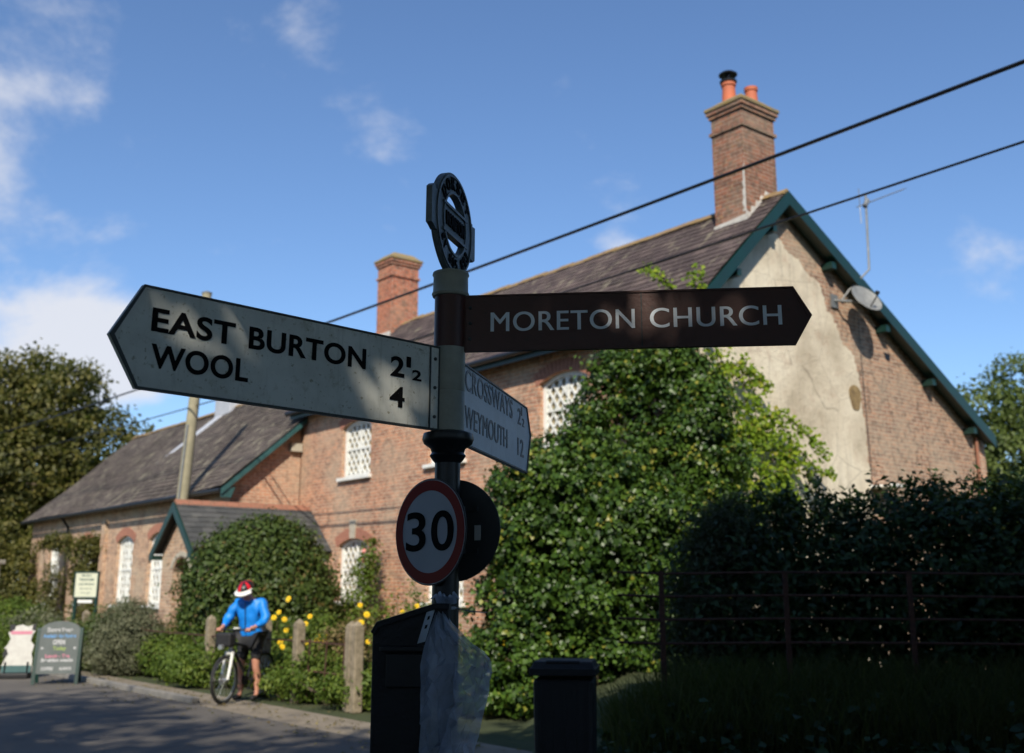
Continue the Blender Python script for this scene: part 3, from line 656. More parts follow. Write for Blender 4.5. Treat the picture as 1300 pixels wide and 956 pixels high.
mb = MB(); mb.tube([(-15.2, -1.86, WE-.08), (-15.2, -1.8, WE-.2), (-14.7, -1.62, WE-.42), (-14.3, -1.56, WE-.45), (-14.3, -1.56, .1)], .04, 8); mb.build('downpipe', 'lead', wing, True)
mb = MB(); mb.tube([(-25.1, -1.86, WE-.05), (-25.1, -1.62, WE-.35), (-25.1, -1.57, .1)], .045, 8); mb.build('downpipe', 'black', wing, True)
MB().box((-21.75, -1.56, 1.8), (.28, .12, 3.7)).build('pilaster', 'brick_wing', wing)
mb = MB(); mb.box((-21.2, 1.95, 7.45), (1.15, .7, 1.0)); wc = mb.build('roof_vent', 'lead', wing, bevel=.02)
mb = MB(); q0 = (-21.55, WR-.35, WRZ-sW*.35+.1); ln_ = 2.2
for k in range(2):
    x = -21.62+k*0.0
    V = [(x, WR-.3, WRZ-sW*.3+.07), (x+.5, WR-.3, WRZ-sW*.3+.07), (x+.30, WR-ln_, WRZ-sW*ln_+.07), (x+.0, WR-ln_, WRZ-sW*ln_+.07)]
mb.add(V + [(p[0], p[1], p[2]-.05) for p in V], [(0, 1, 2, 3), (7, 6, 5, 4), (0, 4, 5, 1), (1, 5, 6, 2), (2, 6, 7, 3), (3, 7, 4, 0)]); mb.build('lead_valley', 'lead', wing)
mb = MB(); mb.box((-12.96-.3, .12, 5.05), (.26, .3, .2)); mb.build('stone_corbel', 'stone', wing)
# rafter feet / dark eaves board
for k in range(38): MB().box((WL+.4+k*.43, -1.64, WE+.02), (.06, .26, .09)).build('rafter_foot', 'black', wing)
# porch
pa, pz, pe, pez, pf = -12.69, 3.50, 1.16, 2.45, -3.05
sp = (pz-pez)/pe
FW = [(pa-1.0, -.1), (pa+1.0, -.1), (pa+1.0, pz-sp*1.0-.05), (pa, pz-.05), (pa-1.0, pz-sp*1.0-.05)]
MB().plate([FW, arch_poly(pa-.35, pa+.6, .0, 2.0, 2.32)], .25, front(pf+.2)).build('porch_wall', 'brick_wing', wing)
MB().plate([[(pf+.46, -.1), (.298, -.1), (.298, pez+.1), (pf+.46, pez+.1)]], .22, gable(pa+.998)).build('porch_wall', 'brick_wing', wing)
MB().plate([[(pf+.46, -.1), (-1.502, -.1), (-1.502, pez+.1), (pf+.46, pez+.1)]], .22, gable(pa-.78)).build('porch_wall', 'brick_wing', wing)
l_ = math.hypot(pe, pz-pez)
g1 = tiles((pa+pe, pf, pez), (0, 1, 0), (-pe/l_, 0, (pz-pez)/l_), l_, .17, tw=.25, L0=0, L1=.29-pf, sag=.0)
roof_mesh('porch_roof', 'slate3', wing, [g1], [([(pa+pe, pf, pez), (pa+pe, .29, pez), (pa, .29, pz), (pa, pf, pz)], .05), ([(pa-pe, pf, pez), (pa-pe, -1.51, pez), (pa-.001, -1.51, pz+.001), (pa-.001, pf, pz+.001)], .05)])
mb = MB(); y = pf
while y < .25:
    e = min(y+.3, .28); mb.add([(pa-.12, y, pz-.03), (pa, y, pz+.09), (pa+.12, y, pz-.03), (pa-.12, e-.008, pz-.03), (pa, e-.008, pz+.09), (pa+.12, e-.008, pz-.03)], [(0, 3, 4, 1), (1, 4, 5, 2), (0, 1, 2), (5, 4, 3), (0, 2, 5, 3)]); y += .3
mb.build('porch_ridge_tiles', 'ridge_red', wing)
for s_ in (1, -1):
    MB().plate([[(pa, pz+.03), (pa+s_*(pe+.06), pez-.03), (pa+s_*(pe+.06), pez-.24), (pa, pz-.20)]], .04, front(pf-.04 - (.002 if s_ > 0 else 0))).build('porch_bargeboard', 'green', wing)
    MB().box((pa+s_*(pe-.05), pf+.1, pez-.12), (.2, .3, .1)).build('porch_bracket', 'green', wing)
mb = MB(); n = 9
for i in range(n):
    q0 = math.pi*(.1+.8*i/n); q1 = math.pi*(.1+.8*(i+.95)/n); c_ = (pa+.125, 1.95); A = [(c_[0]+rr*math.cos(q)*1.25, c_[1]+rr*math.sin(q)) for q, rr in ((q0, .40), (q1, .40), (q1, .5), (q0, .5))]
    mb.plate([A], .03, front(pf+.18))
mb.build('porch_arch', 'stone', wing)
MB().box((pa+.15, pf+.9, 1.1), (.9, .06, 2.2)).build('porch_door', 'green', wing, bevel=.01)

# ================================================================== pole and wires
pole = thing('utility_pole', 'weathered wooden telegraph pole in front of the low slate roof', 'pole', (-8.2, 26.2, 0))
mb = MB(); mb.tube([(-.05, 0, 0), (.1, 0, 3), (.25, 0, 6), (.40, 0, 9.0)], [.17, .15, .135, .12], 14); mb.build('shaft', 'pole', pole, True)
mb = MB(); mb.tube([(-.08, -.14, .3), (.06, -.16, 3), (.19, -.15, 5.6)], .025, 6); mb.build('cable_guard', 'galv', pole, True)
MB().lathe([(.13, 8.99), (.135, 9.02), (.02, 9.07)], 14, Matrix.Translation((.4, 0, 0))).build('cap', 'galv', pole, True)
def wire(label, P0, P1, sag, r, ext0=.35, ext1=.8):
    P0 = Vector(P0); P1 = Vector(P1); A = P0-(P1-P0)*ext0; B = P1+(P1-P0)*ext1; n = 60; pts = []
    def t_of(k): return k/n
    for k in range(n+1):
        f = k/n; p = A.lerp(B, f); p.z += -sag*4*f*(1-f); pts.append(p)
    # correct so that it passes P0 and P1 heights
    f0 = ext0/(1+ext0+ext1); f1 = (1+ext0)/(1+ext0+ext1); s0 = sag*4*f0*(1-f0); s1 = sag*4*f1*(1-f1)
    for k, p in enumerate(pts): f = k/n; p.z += s0 + (s1-s0)*(f-f0)/(f1-f0)
    mb = MB(); mb.tube(pts, r, 6); o = mb.build('overhead_wire', 'black', None, True); return tag(o, label, 'wire', 'overhead wires crossing in front of the house')
wire('thicker upper overhead cable running behind the finial and across the right chimney', (4.85, 9.2, 6.48), (-10.21, 27.91, 6.75), .35, .022)
wire('thinner lower overhead cable crossing the slate roof to the gable peak', (5.15, 9.96, 6.0), (-8.46, 26.87, 6.1), .35, .014)

# ================================================================== the fingerpost
FP = Vector((-.225, 3.6, 0))
post = thing('fingerpost', 'old fingerpost with two white arms, one brown arm and ring finial on black post', 'signpost', FP)
lean = R(.5); post.rotation_euler = (0, lean*.4, 0)
mb = MB(); mb.lathe([(.085, 0), (.085, .25), (.06, .3), (.05, .33), (.046, 1.2), (.043, 2.02), (.052, 2.03), (.062, 2.045), (.055, 2.055), (.06, 2.07), (.082, 2.085), (.088, 2.10), (.084, 2.12), (.06, 2.128)], 36); mb.build('post', 'black', post, True)
mb = MB(); mb.lathe([(.0545, 2.125), (.0545, 2.262), (.053, 2.265), (.0545, 2.268), (.0545, 2.418)], 36); mb.build('sleeve', 's_post', post, True)
mb = MB(); mb.lathe([(.055, 2.4185), (.055, 2.615)], 36); mb.build('sleeve', 's_brown', post, True, label='brown sleeve below the collar')
mb = MB(); mb.lathe([(.05, 2.60), (.0625, 2.603), (.066, 2.612), (.062, 2.622), (.061, 2.675), (.065, 2.682), (.063, 2.690), (.02, 2.695)], 36); mb.build('collar', 's_post', post, True)
# ring finial
rx = Vector((.292, .956, 0)); Rm = fr((0, 0, 2.87), rx, (0, 0, 1))
def ringpoly(r): return [(r*math.cos(q), r*math.sin(q)) for q in np.linspace(0, 2*math.pi, 65)[:-1]]
outer = []
for d in range(0, 360, 4):
    q = R(d); x, y = .19*math.cos(q), .19*math.sin(q)
    if abs(y) < .068: continue
    if y < -.15: x = x*1.0
    outer.append((x, y))
# build outline with ears
top_arc = [(.186*math.cos(R(d)), .186*math.sin(R(d))) for d in range(21, 160, 4)]
bot_arc = [(.185*math.cos(R(d))*(1-.9*max(0, -.19*math.sin(R(d))-.09)), .19*math.sin(R(d))) for d in range(202, 258, 4)]
bot2 = [(.185*math.cos(R(d))*(1-.9*max(0, -.19*math.sin(R(d))-.09)), .19*math.sin(R(d))) for d in range(284, 340, 4)]
outl = [(.192, .058), (.192, .066)] + top_arc + [(-.186, .068), (-.20, .084), (-.222, .068), (-.222, -.06), (-.205, -.064)] + [(-.178, -.075)] + bot_arc + [(-.05, -.2), (.05, -.2)] + bot2 + [(.18, -.072), (.2, -.08), (.222, -.068), (.222, .06)]
def half(sgn):
    P = []; yb = .052; q0 = math.asin(yb/.108)
    for q in np.linspace(q0, math.pi-q0, 20): P.append((.108*math.cos(q), sgn*.108*math.sin(q)))
    return P
Rb = Rm @ Matrix.Translation((0, 0, .011))
fin = MB().plate([outl, half(1), half(-1)], .022, Rb).build('ring_finial', 's_ring', post)
# raised rims
mb = MB()
mb.plate([ringpoly(.180), ringpoly(.171)], .005, Rm @ Matrix.Translation((0, 0, .0155)))
mb.plate([ringpoly(.118), ringpoly(.109)], .005, Rm @ Matrix.Translation((0, 0, .0155)))
for s_ in (1, -1): mb.plate([[(-.12, s_*.05-.005), (.12, s_*.05-.005), (.12, s_*.05+.005), (-.12, s_*.05+.005)]], .005, Rm @ Matrix.Translation((0, 0, .017)))
mb.build('rim', 's_ring', fin)
mb = MB()
def arc_text(mb, txt, rad, a0, a1, h, wd, flip=False):
    n = len(txt)
    for i, ch in enumerate(txt):
        if ch == ' ': continue
        a = R(a0+(a1-a0)*(i+.5)/n)
        u = Vector((-math.sin(a), math.cos(a))) * (-1 if not flip else 1); v = Vector((math.cos(a), math.sin(a))) * (1 if not flip else -1)
        ce = Vector((math.cos(a), math.sin(a)))*rad
        Mx = Rm @ fr((ce.x, ce.y, .0115), (u.x, u.y, 0), (v.x, v.y, 0)); mb.text(ch, -wd/2, -h/2, h, wd, .02, .004, Mx)
arc_text(mb, 'DORSET', .147, 152, 28, .045, .034)
arc_text(mb, 'SY 805 893', .147, 208, 332, .040, .022, True)
mb.text('MORETON', -.092, -.026, .052, .184, .03, .005, Rm @ Matrix.Translation((0, 0, .0115)))
mb.build('lettering', 's_letter_b', fin)
# arms
def arm(d, z0, z1, L0, Ls, Lt, side, mat, rimmat, tz=None):
    """side -1: arm points to -x of its frame (reading direction runs to the post)"""
    tz = tz or (z0+z1)/2; X = Vector(d).normalized() * (1 if side > 0 else -1)
    Mx = fr((0, 0, 0), X, (0, 0, 1)); s_ = side
    P = [(s_*L0, z0), (s_*Ls, z0), (s_*Lt, tz), (s_*Ls, z1), (s_*L0, z1)]
    if s_ < 0: P = P[::-1]
    a = MB().plate([P], .016, Mx @ Matrix.Translation((0, 0, .008))).build('sign_arm', mat, post)
    e = .006
    Q = [(s_*(L0+e), z0+e), (s_*(Ls-.004), z0+e), (s_*(Lt-.013), tz), (s_*(Ls-.004), z1-e), (s_*(L0+e), z1-e)]
    if s_ < 0: Q = Q[::-1]
    MB().plate([P, Q], .006, Mx @ Matrix.Translation((0, 0, .0125))).build('rim', rimmat, a)
    mb = MB()
    for zz in (z0+.045, (z0+z1)/2, z1-.045): mb.lathe([(.006, 0), (.006, .004), (.003, .007)], 10, Mx @ Matrix.Translation((s_*(L0+.022), zz, .008)))
    mb.build('bolts', 'signback', a)
    return a, Mx @ Matrix.Translation((0, 0, .0085))
a1, T1 = arm((-.7075, -.7068, 0), 2.125, 2.414, .05, 1.125, 1.21, -1, 's_white', 'signback', 2.262)
for (tx, x_, z_, h_, w_) in (('EAST', -1.095, 2.288, .068, .257), ('BURTON', -.792, 2.288, .068, .427), ('WOOL', -1.090, 2.187, .068, .302), ('2', -.264, 2.284, .068, .058), ('1', -.197, 2.322, .036, .018), ('2', -.172, 2.282, .036, .040), ('4', -.264, 2.184, .068, .062)):
    MB().text(tx, x_, z_, h_, w_, .024, .0015, T1).build('lettering', 's_letter_b', a1)
MB().box((-.095, 2.27, .003), (.004, .285, .004), T1).build('seam', 'signback', a1)
a2, T2 = arm((.993, -.116, 0), 2.404, 2.605, .05, 1.174, 1.231, 1, 's_brown', 's_brown', 2.503)
for (tx, x_, w_) in (('MORETON', .144, .495), ('CHURCH', .692, .438)): MB().text(tx, x_, 2.473, .069, w_, 0, .0015, T2, dbl=.002).build('lettering', 's_letter_w', a2)
MB().box((.664, 2.505, .001), (.004, .19, .003), T2).build('seam', 'black', a2)
a3, T3 = arm((.2435, .970, 0), 2.105, 2.397, .05, 1.125, 1.20, 1, 's_white2', 'signback', 2.28)
for (tx, x_, z_, h_, w_) in (('CROSSWAYS', .165, 2.305, .078, .695), ('WEYMOUTH', .165, 2.17, .078, .61), ('2', .955, 2.30, .07, .055), ('1', 1.018, 2.345, .036, .014), ('2', 1.036, 2.30, .036, .036), ('12', .955, 2.165, .075, .105)):
    MB().text(tx, x_, z_, h_, w_, 0, .0015, T3, dbl=.003).build('lettering', 's_letter_g', a3)

# speed limit signs clamped to the post
def roundsign(label, X, offset, z, r, fronted):
    nrm = Vector(X).cross(Vector((0, 0, 1))); loc = FP + Vector((0, 0, z)) + nrm*offset
    o = thing('speed_limit_sign', label, 'sign', loc)
    Mx = fr((0, 0, 0), X, (0, 0, 1)); back = Mx @ Matrix.Translation((0, 0, -.004))
    MB().plate([ringpoly(r)], .004, Mx, bevel=.0015).build('plate', 'signback', o)
    if fronted:
        MB().plate([[(p[0]*r, p[1]*r) for p in ringpoly(.985)]], .001, Mx @ Matrix.Translation((0, 0, .0015))).build('face', 's_face', o)
        MB().plate([[(p[0]*r, p[1]*r) for p in ringpoly(.97)], [(p[0]*r, p[1]*r) for p in ringpoly(.775)]], .001, Mx @ Matrix.Translation((0, 0, .0030))).build('red_border', 's_red', o)
        Tm = Mx @ Matrix.Translation((0, 0, .0025)); MB().text('3', -.115, -.064, .130, .098, .012, .0012, Tm).build('numeral', 's_letter_b', o); MB().text('0', .010, -.064, .130, .108, .012, .0012, Tm).build('numeral', 's_letter_b', o)
    for zz in (.07, -.07):
        MB().box((0, zz, -.010), (r*1.1, .018, .010), Mx).build('mounting_rail', 'signback', o)
        MB().box((0, zz, -.028), (.10, .016, .03), Mx).build('clamp', 'signback', o)
    return o, Mx
rs, _ = roundsign('round 30 speed limit sign with red ring clamped low on the black post', (.72, -.694, 0), .066, 1.79, .173, True)
bs_, Mb = roundsign('round grey back of a second speed limit sign, behind the 30 sign', (-.93, .36, 0), .075, 1.80, .170, False)
MB().box((-.09, -.01, -.006), (.022, .05, .002), Mb).build('sticker', 'white', bs_)

# litter bin on the post
bn = thing('post_bin', 'black post mounted litter bin with sloping hood beside the clear plastic wrap', 'litter bin', (FP.x, FP.y-.06, 0))
prof = [(-.205, .92), (.02, .92), (.02, 1.545), (-.02, 1.545), (-.195, 1.49), (-.207, 1.475)]
mb = MB(); mb.plate([prof], .26, fr((0, -.08, 0), (1, 0, 0), (0, 0, 1)), bevel=.006); mb.build('bin_body', 'blackplastic', bn)
mb = MB(); mb.plate([[(-.214, 1.475), (-.198, 1.503), (-.02, 1.558), (.025, 1.558), (.025, 1.545), (-.02, 1.545), (-.195, 1.49), (-.205, 1.47)]], .29, fr((0, -.095, 0), (1, 0, 0), (0, 0, 1)), bevel=.003); mb.build('hood', 'blackplastic', bn)
mb = MB(); mb.box((-.10, -.1, 1.36), (.13, .02, .10)); mb.box((-.10, -.105, 1.425), (.17, .03, .016)); mb.build('opening_lip', 'black', bn, bevel=.003)

# crumpled clear wrap tied to the post
wrap = thing('plastic_wrap', 'crumpled clear plastic wrap cable tied to the post beside the black bin', 'plastic bag', (FP.x, FP.y, 0))
nu, nv = 15, 17; V = []
for j in range(nv+1):
    v = j/nv
    for i in range(nu+1):
        u = i/nu; spread = min(1, v*2.6)**.8
        xl, xr = -.052, .02 + .155*min(1, v/.30)
        if v > .30: xr = .175 - .10*(v-.30)
        x = xl*spread*(1-u) + xr*spread*u; zt = 1.572 - .46*v - (.07*(u-.35)**2)*spread
        fold = .030*math.sin(u*15+v*2)*spread + .012*math.sin(v*9+u*5)
        y = -.10 - .145*math.sin(min(1, v*3.2)*math.pi/2)*(1-u*.75) + fold
        e = .35 if i in (0, nu) else 1.0
        V.append((x+rng.normal(0, .006)*spread*e, y+rng.normal(0, .009)*spread, zt+rng.normal(0, .006)*spread*e))
F = []
for j in range(nv):
    for i in range(nu):
        a_, b_, c_, d_ = j*(nu+1)+i, j*(nu+1)+i+1, (j+1)*(nu+1)+i+1, (j+1)*(nu+1)+i
        F += [(a_, b_, c_), (a_, c_, d_)] if rng.random() < .5 else [(a_, b_, d_), (b_, c_, d_)]
MB().add(V, F).build('plastic_sheet', 'plastic', wrap, False)
mb = MB()
for k in range(6):   # pleats at the knot
    q = k*.5; mb.tube([(-.01+.01*k, -.075, 1.565), (-.02+.012*k, -.10, 1.585+.008*math.sin(q*3)), (-.035+.018*k, -.09, 1.575)], [.010, .007, .002], 5)
mb.build('gathered_knot', 'plastic', wrap)
mb = MB(); SX = fr((-.045, -.145, 1.49), Vector((.95, .1, .25)), Vector((.28, 0, .96)))
mb.plate([[(-.013, -.05), (.013, -.05), (.013, .055), (-.013, .055)], [(-.004, -.006), (.004, -.006), (.004, .006), (-.004, .006)], [(-.004, .022), (.004, .022), (.004, .034), (-.004, .034)]], .002, SX); mb.build('hanging_tab', 's_white2', wrap)
mb = MB(); mb.tube([(.045, -.03, 1.545), (.09, -.05, 1.535), (.145, -.06, 1.532)], .0018, 5); mb.lathe([(.049, 1.541), (.0505, 1.545), (.049, 1.55)], 20); mb.build('cable_tie', 's_face', wrap)

# free standing litter bin
lb = thing('litter_bin', 'square black litter bin with overhanging lid in front of the ivy', 'litter bin', (.385, 8.0, 0), R(-8))
mb = MB()
mb.box((0, 0, .5), (.40, .40, 1.0), taper=1.06); mb.build('bin_body', 'blackplastic', lb, bevel=.03)
mb = MB(); mb.box((0, 0, 1.045), (.47, .47, .05)); mb.box((0, 0, 1.09), (.45, .45, .05), taper=.9); mb.tube([(-.12, -.2, 1.11), (.12, -.2, 1.11)], .014, 8); mb.build('lid', 'blackplastic', lb, bevel=.012)
mb = MB()
for k in range(5): mb.box((-.16+.08*k, -.208, .55), (.018, .012, .8))
mb.build('ribs', 'blackplastic', lb)

# rusty railing on the bank
rl = thing('rusty_railing', 'rusty iron estate railing standing on the dark bank before the hedge', 'railing', (1.3, 9.5, 0))
for k in range(0, 5):
    MB().box((k*1.08, 0, 1.15), (.045, .02, 1.24)).build('railing_post', 'rust', rl)
for zz in (1.75, 1.555, 1.36, 1.16):
    MB().tube([(-.38, 0, zz+.01), (0, .01, zz-.005), (1.08, 0, zz+.006), (2.2, .01, zz), (3.2, 0, zz-.01), (4.3, 0, zz)], .012, 6).build('rail', 'rust', rl)

# ================================================================== garden fence: stone posts, iron rails
fposts = []
def px_a(px):    # position along the fence line y=-4.28 seen at this picture column
    for a in np.arange(-20, 0, .01):
        p = W(a, -4.28, 1.1); f = p.y*math.cos(PITCH)+(p.z-1.6)*math.sin(PITCH)
        if 650+1350*p.x/f >= px: return float(a)
fence = thing('garden_fence', 'low garden fence of lichened stone posts and thin iron rails beside the road', 'fence', KO, RZ)
FA = [-11.62, -8.9, -8.12, -5.86, -4.10, -2.32, -.5]
FA = [-14.2, -11.7] + [px_a(v) for v in (268, 338, 380, 447)] + [-2.6]
for i, a in enumerate(FA):
    mb = MB(); mb.box((a, -4.28, .55), (.145, .145, 1.14)); mb.add([(a-.0725, -4.3525, 1.12), (a+.0725, -4.3525, 1.12), (a+.0725, -4.2075, 1.12), (a-.0725, -4.2075, 1.12), (a, -4.28, 1.21)], [(0, 1, 4), (1, 2, 4), (2, 3, 4), (3, 0, 4)])
    o = mb.build('fence_post', 'fencepost', fence, bevel=.02)
for zz in (.86, .45):
    MB().tube([(FA[0], -4.28, zz), (FA[2], -4.28, zz-.02), (FA[4], -4.28, zz+.01), (FA[-1], -4.28, zz)], .014, 6).build('rail', 'rust', fence)
for k in range(3):
    a = FA[4]+.3+k*.5; MB().tube([(a, -4.28, .1), (a+.05, -4.28, .9)], .012, 5).build('upright', 'rust', fence)

# ================================================================== signs by the road
def boardloc(x, y): return (x, y, 0)
ab = thing('chalkboard_sign', 'green framed chalkboard pavement sign with arched top on the roadside', 'a-board', (-8.02, 19.5, 0), R(14))
tilt = R(11)
for s_, nm in ((1, 'front'), (-1, 'back')):
    Mx = fr((0, -.0+s_*0, 0), (1, 0, 0), (0, s_*math.sin(tilt), math.cos(tilt))) if s_ > 0 else fr((0, .42, 0), (1, 0, 0), (0, -math.sin(tilt), math.cos(tilt)))
    pnl = [(-.33, .18), (.33, .18), (.33, .93)] + [(.33*math.cos(q), .93+.16*math.sin(q)) for q in np.linspace(.25, math.pi-.25, 11)] + [(-.33, .93)]
    p_ = MB().plate([pnl], .02, Mx @ Matrix.Translation((0, 0, .01))).build('panel', 'chalk', ab)
    for sx in (-1, 1):
        MB().plate([[(sx*.355-.028, 0), (sx*.355+.028, 0), (sx*.355+.028, .97), (sx*.355-.028, .97)]], .03, Mx @ Matrix.Translation((0, 0, .015))).build('leg', 'green', ab)
    if s_ > 0:
        Tm = Mx @ Matrix.Translation((0, 0, .011))
        for (txt, z, h, wd, mt, cx) in (('Dorset Venue', .90, .075, .42, 'chalk_w', 0), ('Available for Parties', .80, .06, .54, 'chalk_b', 0), ('OPEN', .68, .085, .2, 'chalk_w', 0), ('Today', .565, .085, .22, 'chalk_y', .02),
                                        ('Lunch - Tea', .455, .06, .40, 'chalk_p', 0), ('Breakfast snacks', .385, .06, .52, 'chalk_w', 0), ('COFFEE', .24, .055, .2, 'chalk_w', -.15), ('ALWAYS', .24, .055, .2, 'chalk_w', .15)):
            MB().text(txt, cx-wd/2, z, h, wd, .03, .002, Tm).build('chalk_writing', mt, p_)
        MB().plate([[(-.27+.02*math.cos(q), .62+.02*math.sin(q)) for q in np.linspace(0, 6.28, 9)[:-1]], [(.27+.02*math.cos(q), .62+.02*math.sin(q)) for q in np.linspace(0, 6.28, 9)[:-1]]], .002, Tm).build('chalk_dots', 'chalk_w', p_)
cow = thing('cutout_board', 'white painted cut-out advertising board with pink band and green foot, behind the chalkboard', 'a-board', (-9.3, 20.8, 0), R(10))
Mx = fr((0, 0, 0), (1, 0, 0), (0, math.sin(R(7)), math.cos(R(7))))
shape = [(-.27, .22), (.27, .22), (.27, .34), (.24, .45), (.27, .6), (.2, .68), (.22, .8), (.27, .87), (.24, .99), (.12, .94), (.02, .98), (-.1, .95), (-.13, .88), (-.22, .84), (-.16, .72), (-.2, .62), (-.25, .55), (-.18, .45), (-.23, .33)]
cb = MB().plate([shape], .02, Mx @ Matrix.Translation((0, 0, .01))).build('panel', 's_post2', cow)
MB().plate([[(-.16, .80), (.2, .80), (.22, .86), (-.18, .86)]], .004, Mx @ Matrix.Translation((0, 0, .0135))).build('pink_band', 'chalk_p', cb)
MB().plate([[(-.26, .11), (.26, .11), (.26, .235), (-.26, .235)]], .03, Mx @ Matrix.Translation((0, 0, .016))).build('foot_board', 'green_l', cb)
MB().plate([[(-.19, .84), (-.1, .9), (-.11, 1.0), (-.2, .97)], [(.2, .88), (.28, .86), (.26, 1.0), (.21, .98)], [(-.25, .36), (-.17, .44), (-.22, .55), (-.27, .46)]], .006, Mx @ Matrix.Translation((0, 0, .0165))).build('black_patches', 'black', cb)
mb = MB(); mb.box((0, .02, .05), (.5, .3, .1)); mb.build('base', 'blackplastic', cow, bevel=.02)
mb = MB(); mb.tube([(-.2, .0, .05), (-.2, .0, .3)], .015, 6); mb.tube([(.2, .0, .05), (.2, .0, .3)], .015, 6); mb.build('strut', 'black', cow)
nb = thing('notice_board', 'cream notice board with green writing on posts before the low brick range', 'sign', (-10.15, 26.0, 0), RZ+R(35))
mb = MB(); mb.plate([[(-.31, 1.45), (.31, 1.45), (.31, 2.02), (-.31, 2.02)]], .03, front(0)); bdp = mb.build('board', 'cream', nb)
MB().plate([[(-.34, 1.42), (.34, 1.42), (.34, 2.05), (-.34, 2.05)], [(-.305, 1.455), (.305, 1.455), (.305, 2.015), (-.305, 2.015)]], .05, front(-.01)).build('frame', 'green', bdp)
Tm = front(-.001)
for i, (s_, wd, hh) in enumerate((('Moreton', .34, .08), ('TEAROOMS', .56, .08), ('In the Old School', .56, .07), ('Open every day', .44, .05), ('Car park', .34, .05))):
    MB().text(s_, -wd*.38, 1.93-.10*i, hh*.75, wd*.76, .01, .003, Tm).build('lettering', 'green_l', bdp)
for sx in (-1, 1): MB().box((sx*.29, .035, .9), (.07, .05, 1.8)).build('leg', 'green', nb)
MB().plate([[(-.2, 1.32), (.2, 1.32), (.2, 1.39), (-.2, 1.39)]], .02, front(0)).build('white_plaque', 'white', nb)

# ================================================================== cyclist and bicycle
PP = Vector((-3.98, 16.8, 0)); H = Vector((-.31, -.9507, 0)); SD = Vector((.9507, -.31, 0))   # heading, rider's left
def P3(h, s, z): return H*h + SD*s + Vector((0, 0, z))
def skin(name, chains, mat, parent, sub=2, extra=None):
    """chains: list of (list of points, list of radii); branches join by shared coordinates"""
    verts = []; rad = []; edges = []; idx = {}
    for pts, rr in chains:
        prev = None
        for p, r_ in zip(pts, rr):
            k = tuple(round(c, 4) for c in p)
            if k not in idx: idx[k] = len(verts); verts.append(Vector(p)); rad.append(r_)
            if prev is not None: edges.append((prev, idx[k]))
            prev = idx[k]
    me = bpy.data.meshes.new(name); me.from_pydata(verts, edges, []); o = bpy.data.objects.new(name, me); COL.objects.link(o)
    md = o.modifiers.new('s', 'SKIN'); md.use_smooth_shade = True
    for i, v in enumerate(me.skin_vertices[0].data):
        r_ = rad[i]; v.radius = (r_, r_) if not isinstance(r_, tuple) else r_
    seen = set(); adj = {i: [] for i in range(len(verts))}
    for a, b in edges: adj[a].append(b); adj[b].append(a)
    for i in range(len(verts)):
        if i in seen: continue
        me.skin_vertices[0].data[i].use_root = True; stck = [i]
        while stck:
            q = stck.pop()
            if q in seen: continue
            seen.add(q); stck += adj[q]
    s2 = o.modifiers.new('u', 'SUBSURF'); s2.levels = sub; s2.render_levels = sub
    dg = bpy.context.evaluated_depsgraph_get(); m2 = bpy.data.meshes.new_from_object(o.evaluated_get(dg)); bpy.data.objects.remove(o)
    m2.name = name; m2.materials.clear(); m2.materials.append(M[mat])
    a = m2.polygons; a.foreach_set('use_smooth', [True]*len(a))
    o2 = bpy.data.objects.new(name, m2); COL.objects.link(o2); o2.parent = parent; return o2
person = thing('person', 'cyclist in bright blue jacket, black shorts and red helmet looking down at the handlebar', 'person', PP)
pel = P3(-.02, 0, .95); sp1 = P3(0, 0, 1.12); ch = P3(.06, 0, 1.35); nk = P3(.12, 0, 1.485); hd = P3(.21, 0, 1.585); hd2 = P3(.26, 0, 1.60); chin = P3(.275, 0, 1.51)
def arm_pts(s):
    sh = P3(.06, s*.205, 1.41); el = P3(.14, s*.33, 1.17); wr = P3(.36, s*.27, 1.07); pm = P3(.43, s*.25, 1.055); return sh, el, wr, pm
chains = [([pel, sp1, ch, nk, hd], [.13, .125, .14, .058, .088]), ([hd, hd2], [.088, .075]), ([hd2, chin], [.075, .045])]
for s in (1, -1):
    sh, el, wr, pm = arm_pts(s)
    chains.append(([ch, sh, el, wr, pm], [.14, .06, .042, .028, .036]))
    hp = P3(-.02, s*.10, .90); kn = P3(.03, s*.13, .49); an = P3(-.01, s*.14, .09); cf = P3(-.03, s*.135, .33); th = P3(.02, s*.12, .68)
    chains.append(([pel, hp, th, kn, cf, an, P3(.08, s*.145, .045)], [.13, .095, .08, .055, .058, .036, .04]))
    for k in range(4):   # fingers curl round the grip
        o_ = SD*(s*.0+(k-1.5)*.021); b0 = pm + o_*.8; b1 = P3(.485, s*.25, 1.055)+o_; b2 = P3(.505, s*.25, 1.025)+o_; b3 = P3(.47, s*.25, 1.005)+o_
        chains.append(([b0+Vector((0, 0, .001*k+.002)), b1, b2, b3], [.011, .010, .009, .008]))
    tb = pm - SD*(s*.03); chains.append(([tb, P3(.45, s*.205, 1.03), P3(.48, s*.20, 1.01)], [.012, .011, .009]))
body = skin('body', chains, 'skin', person)
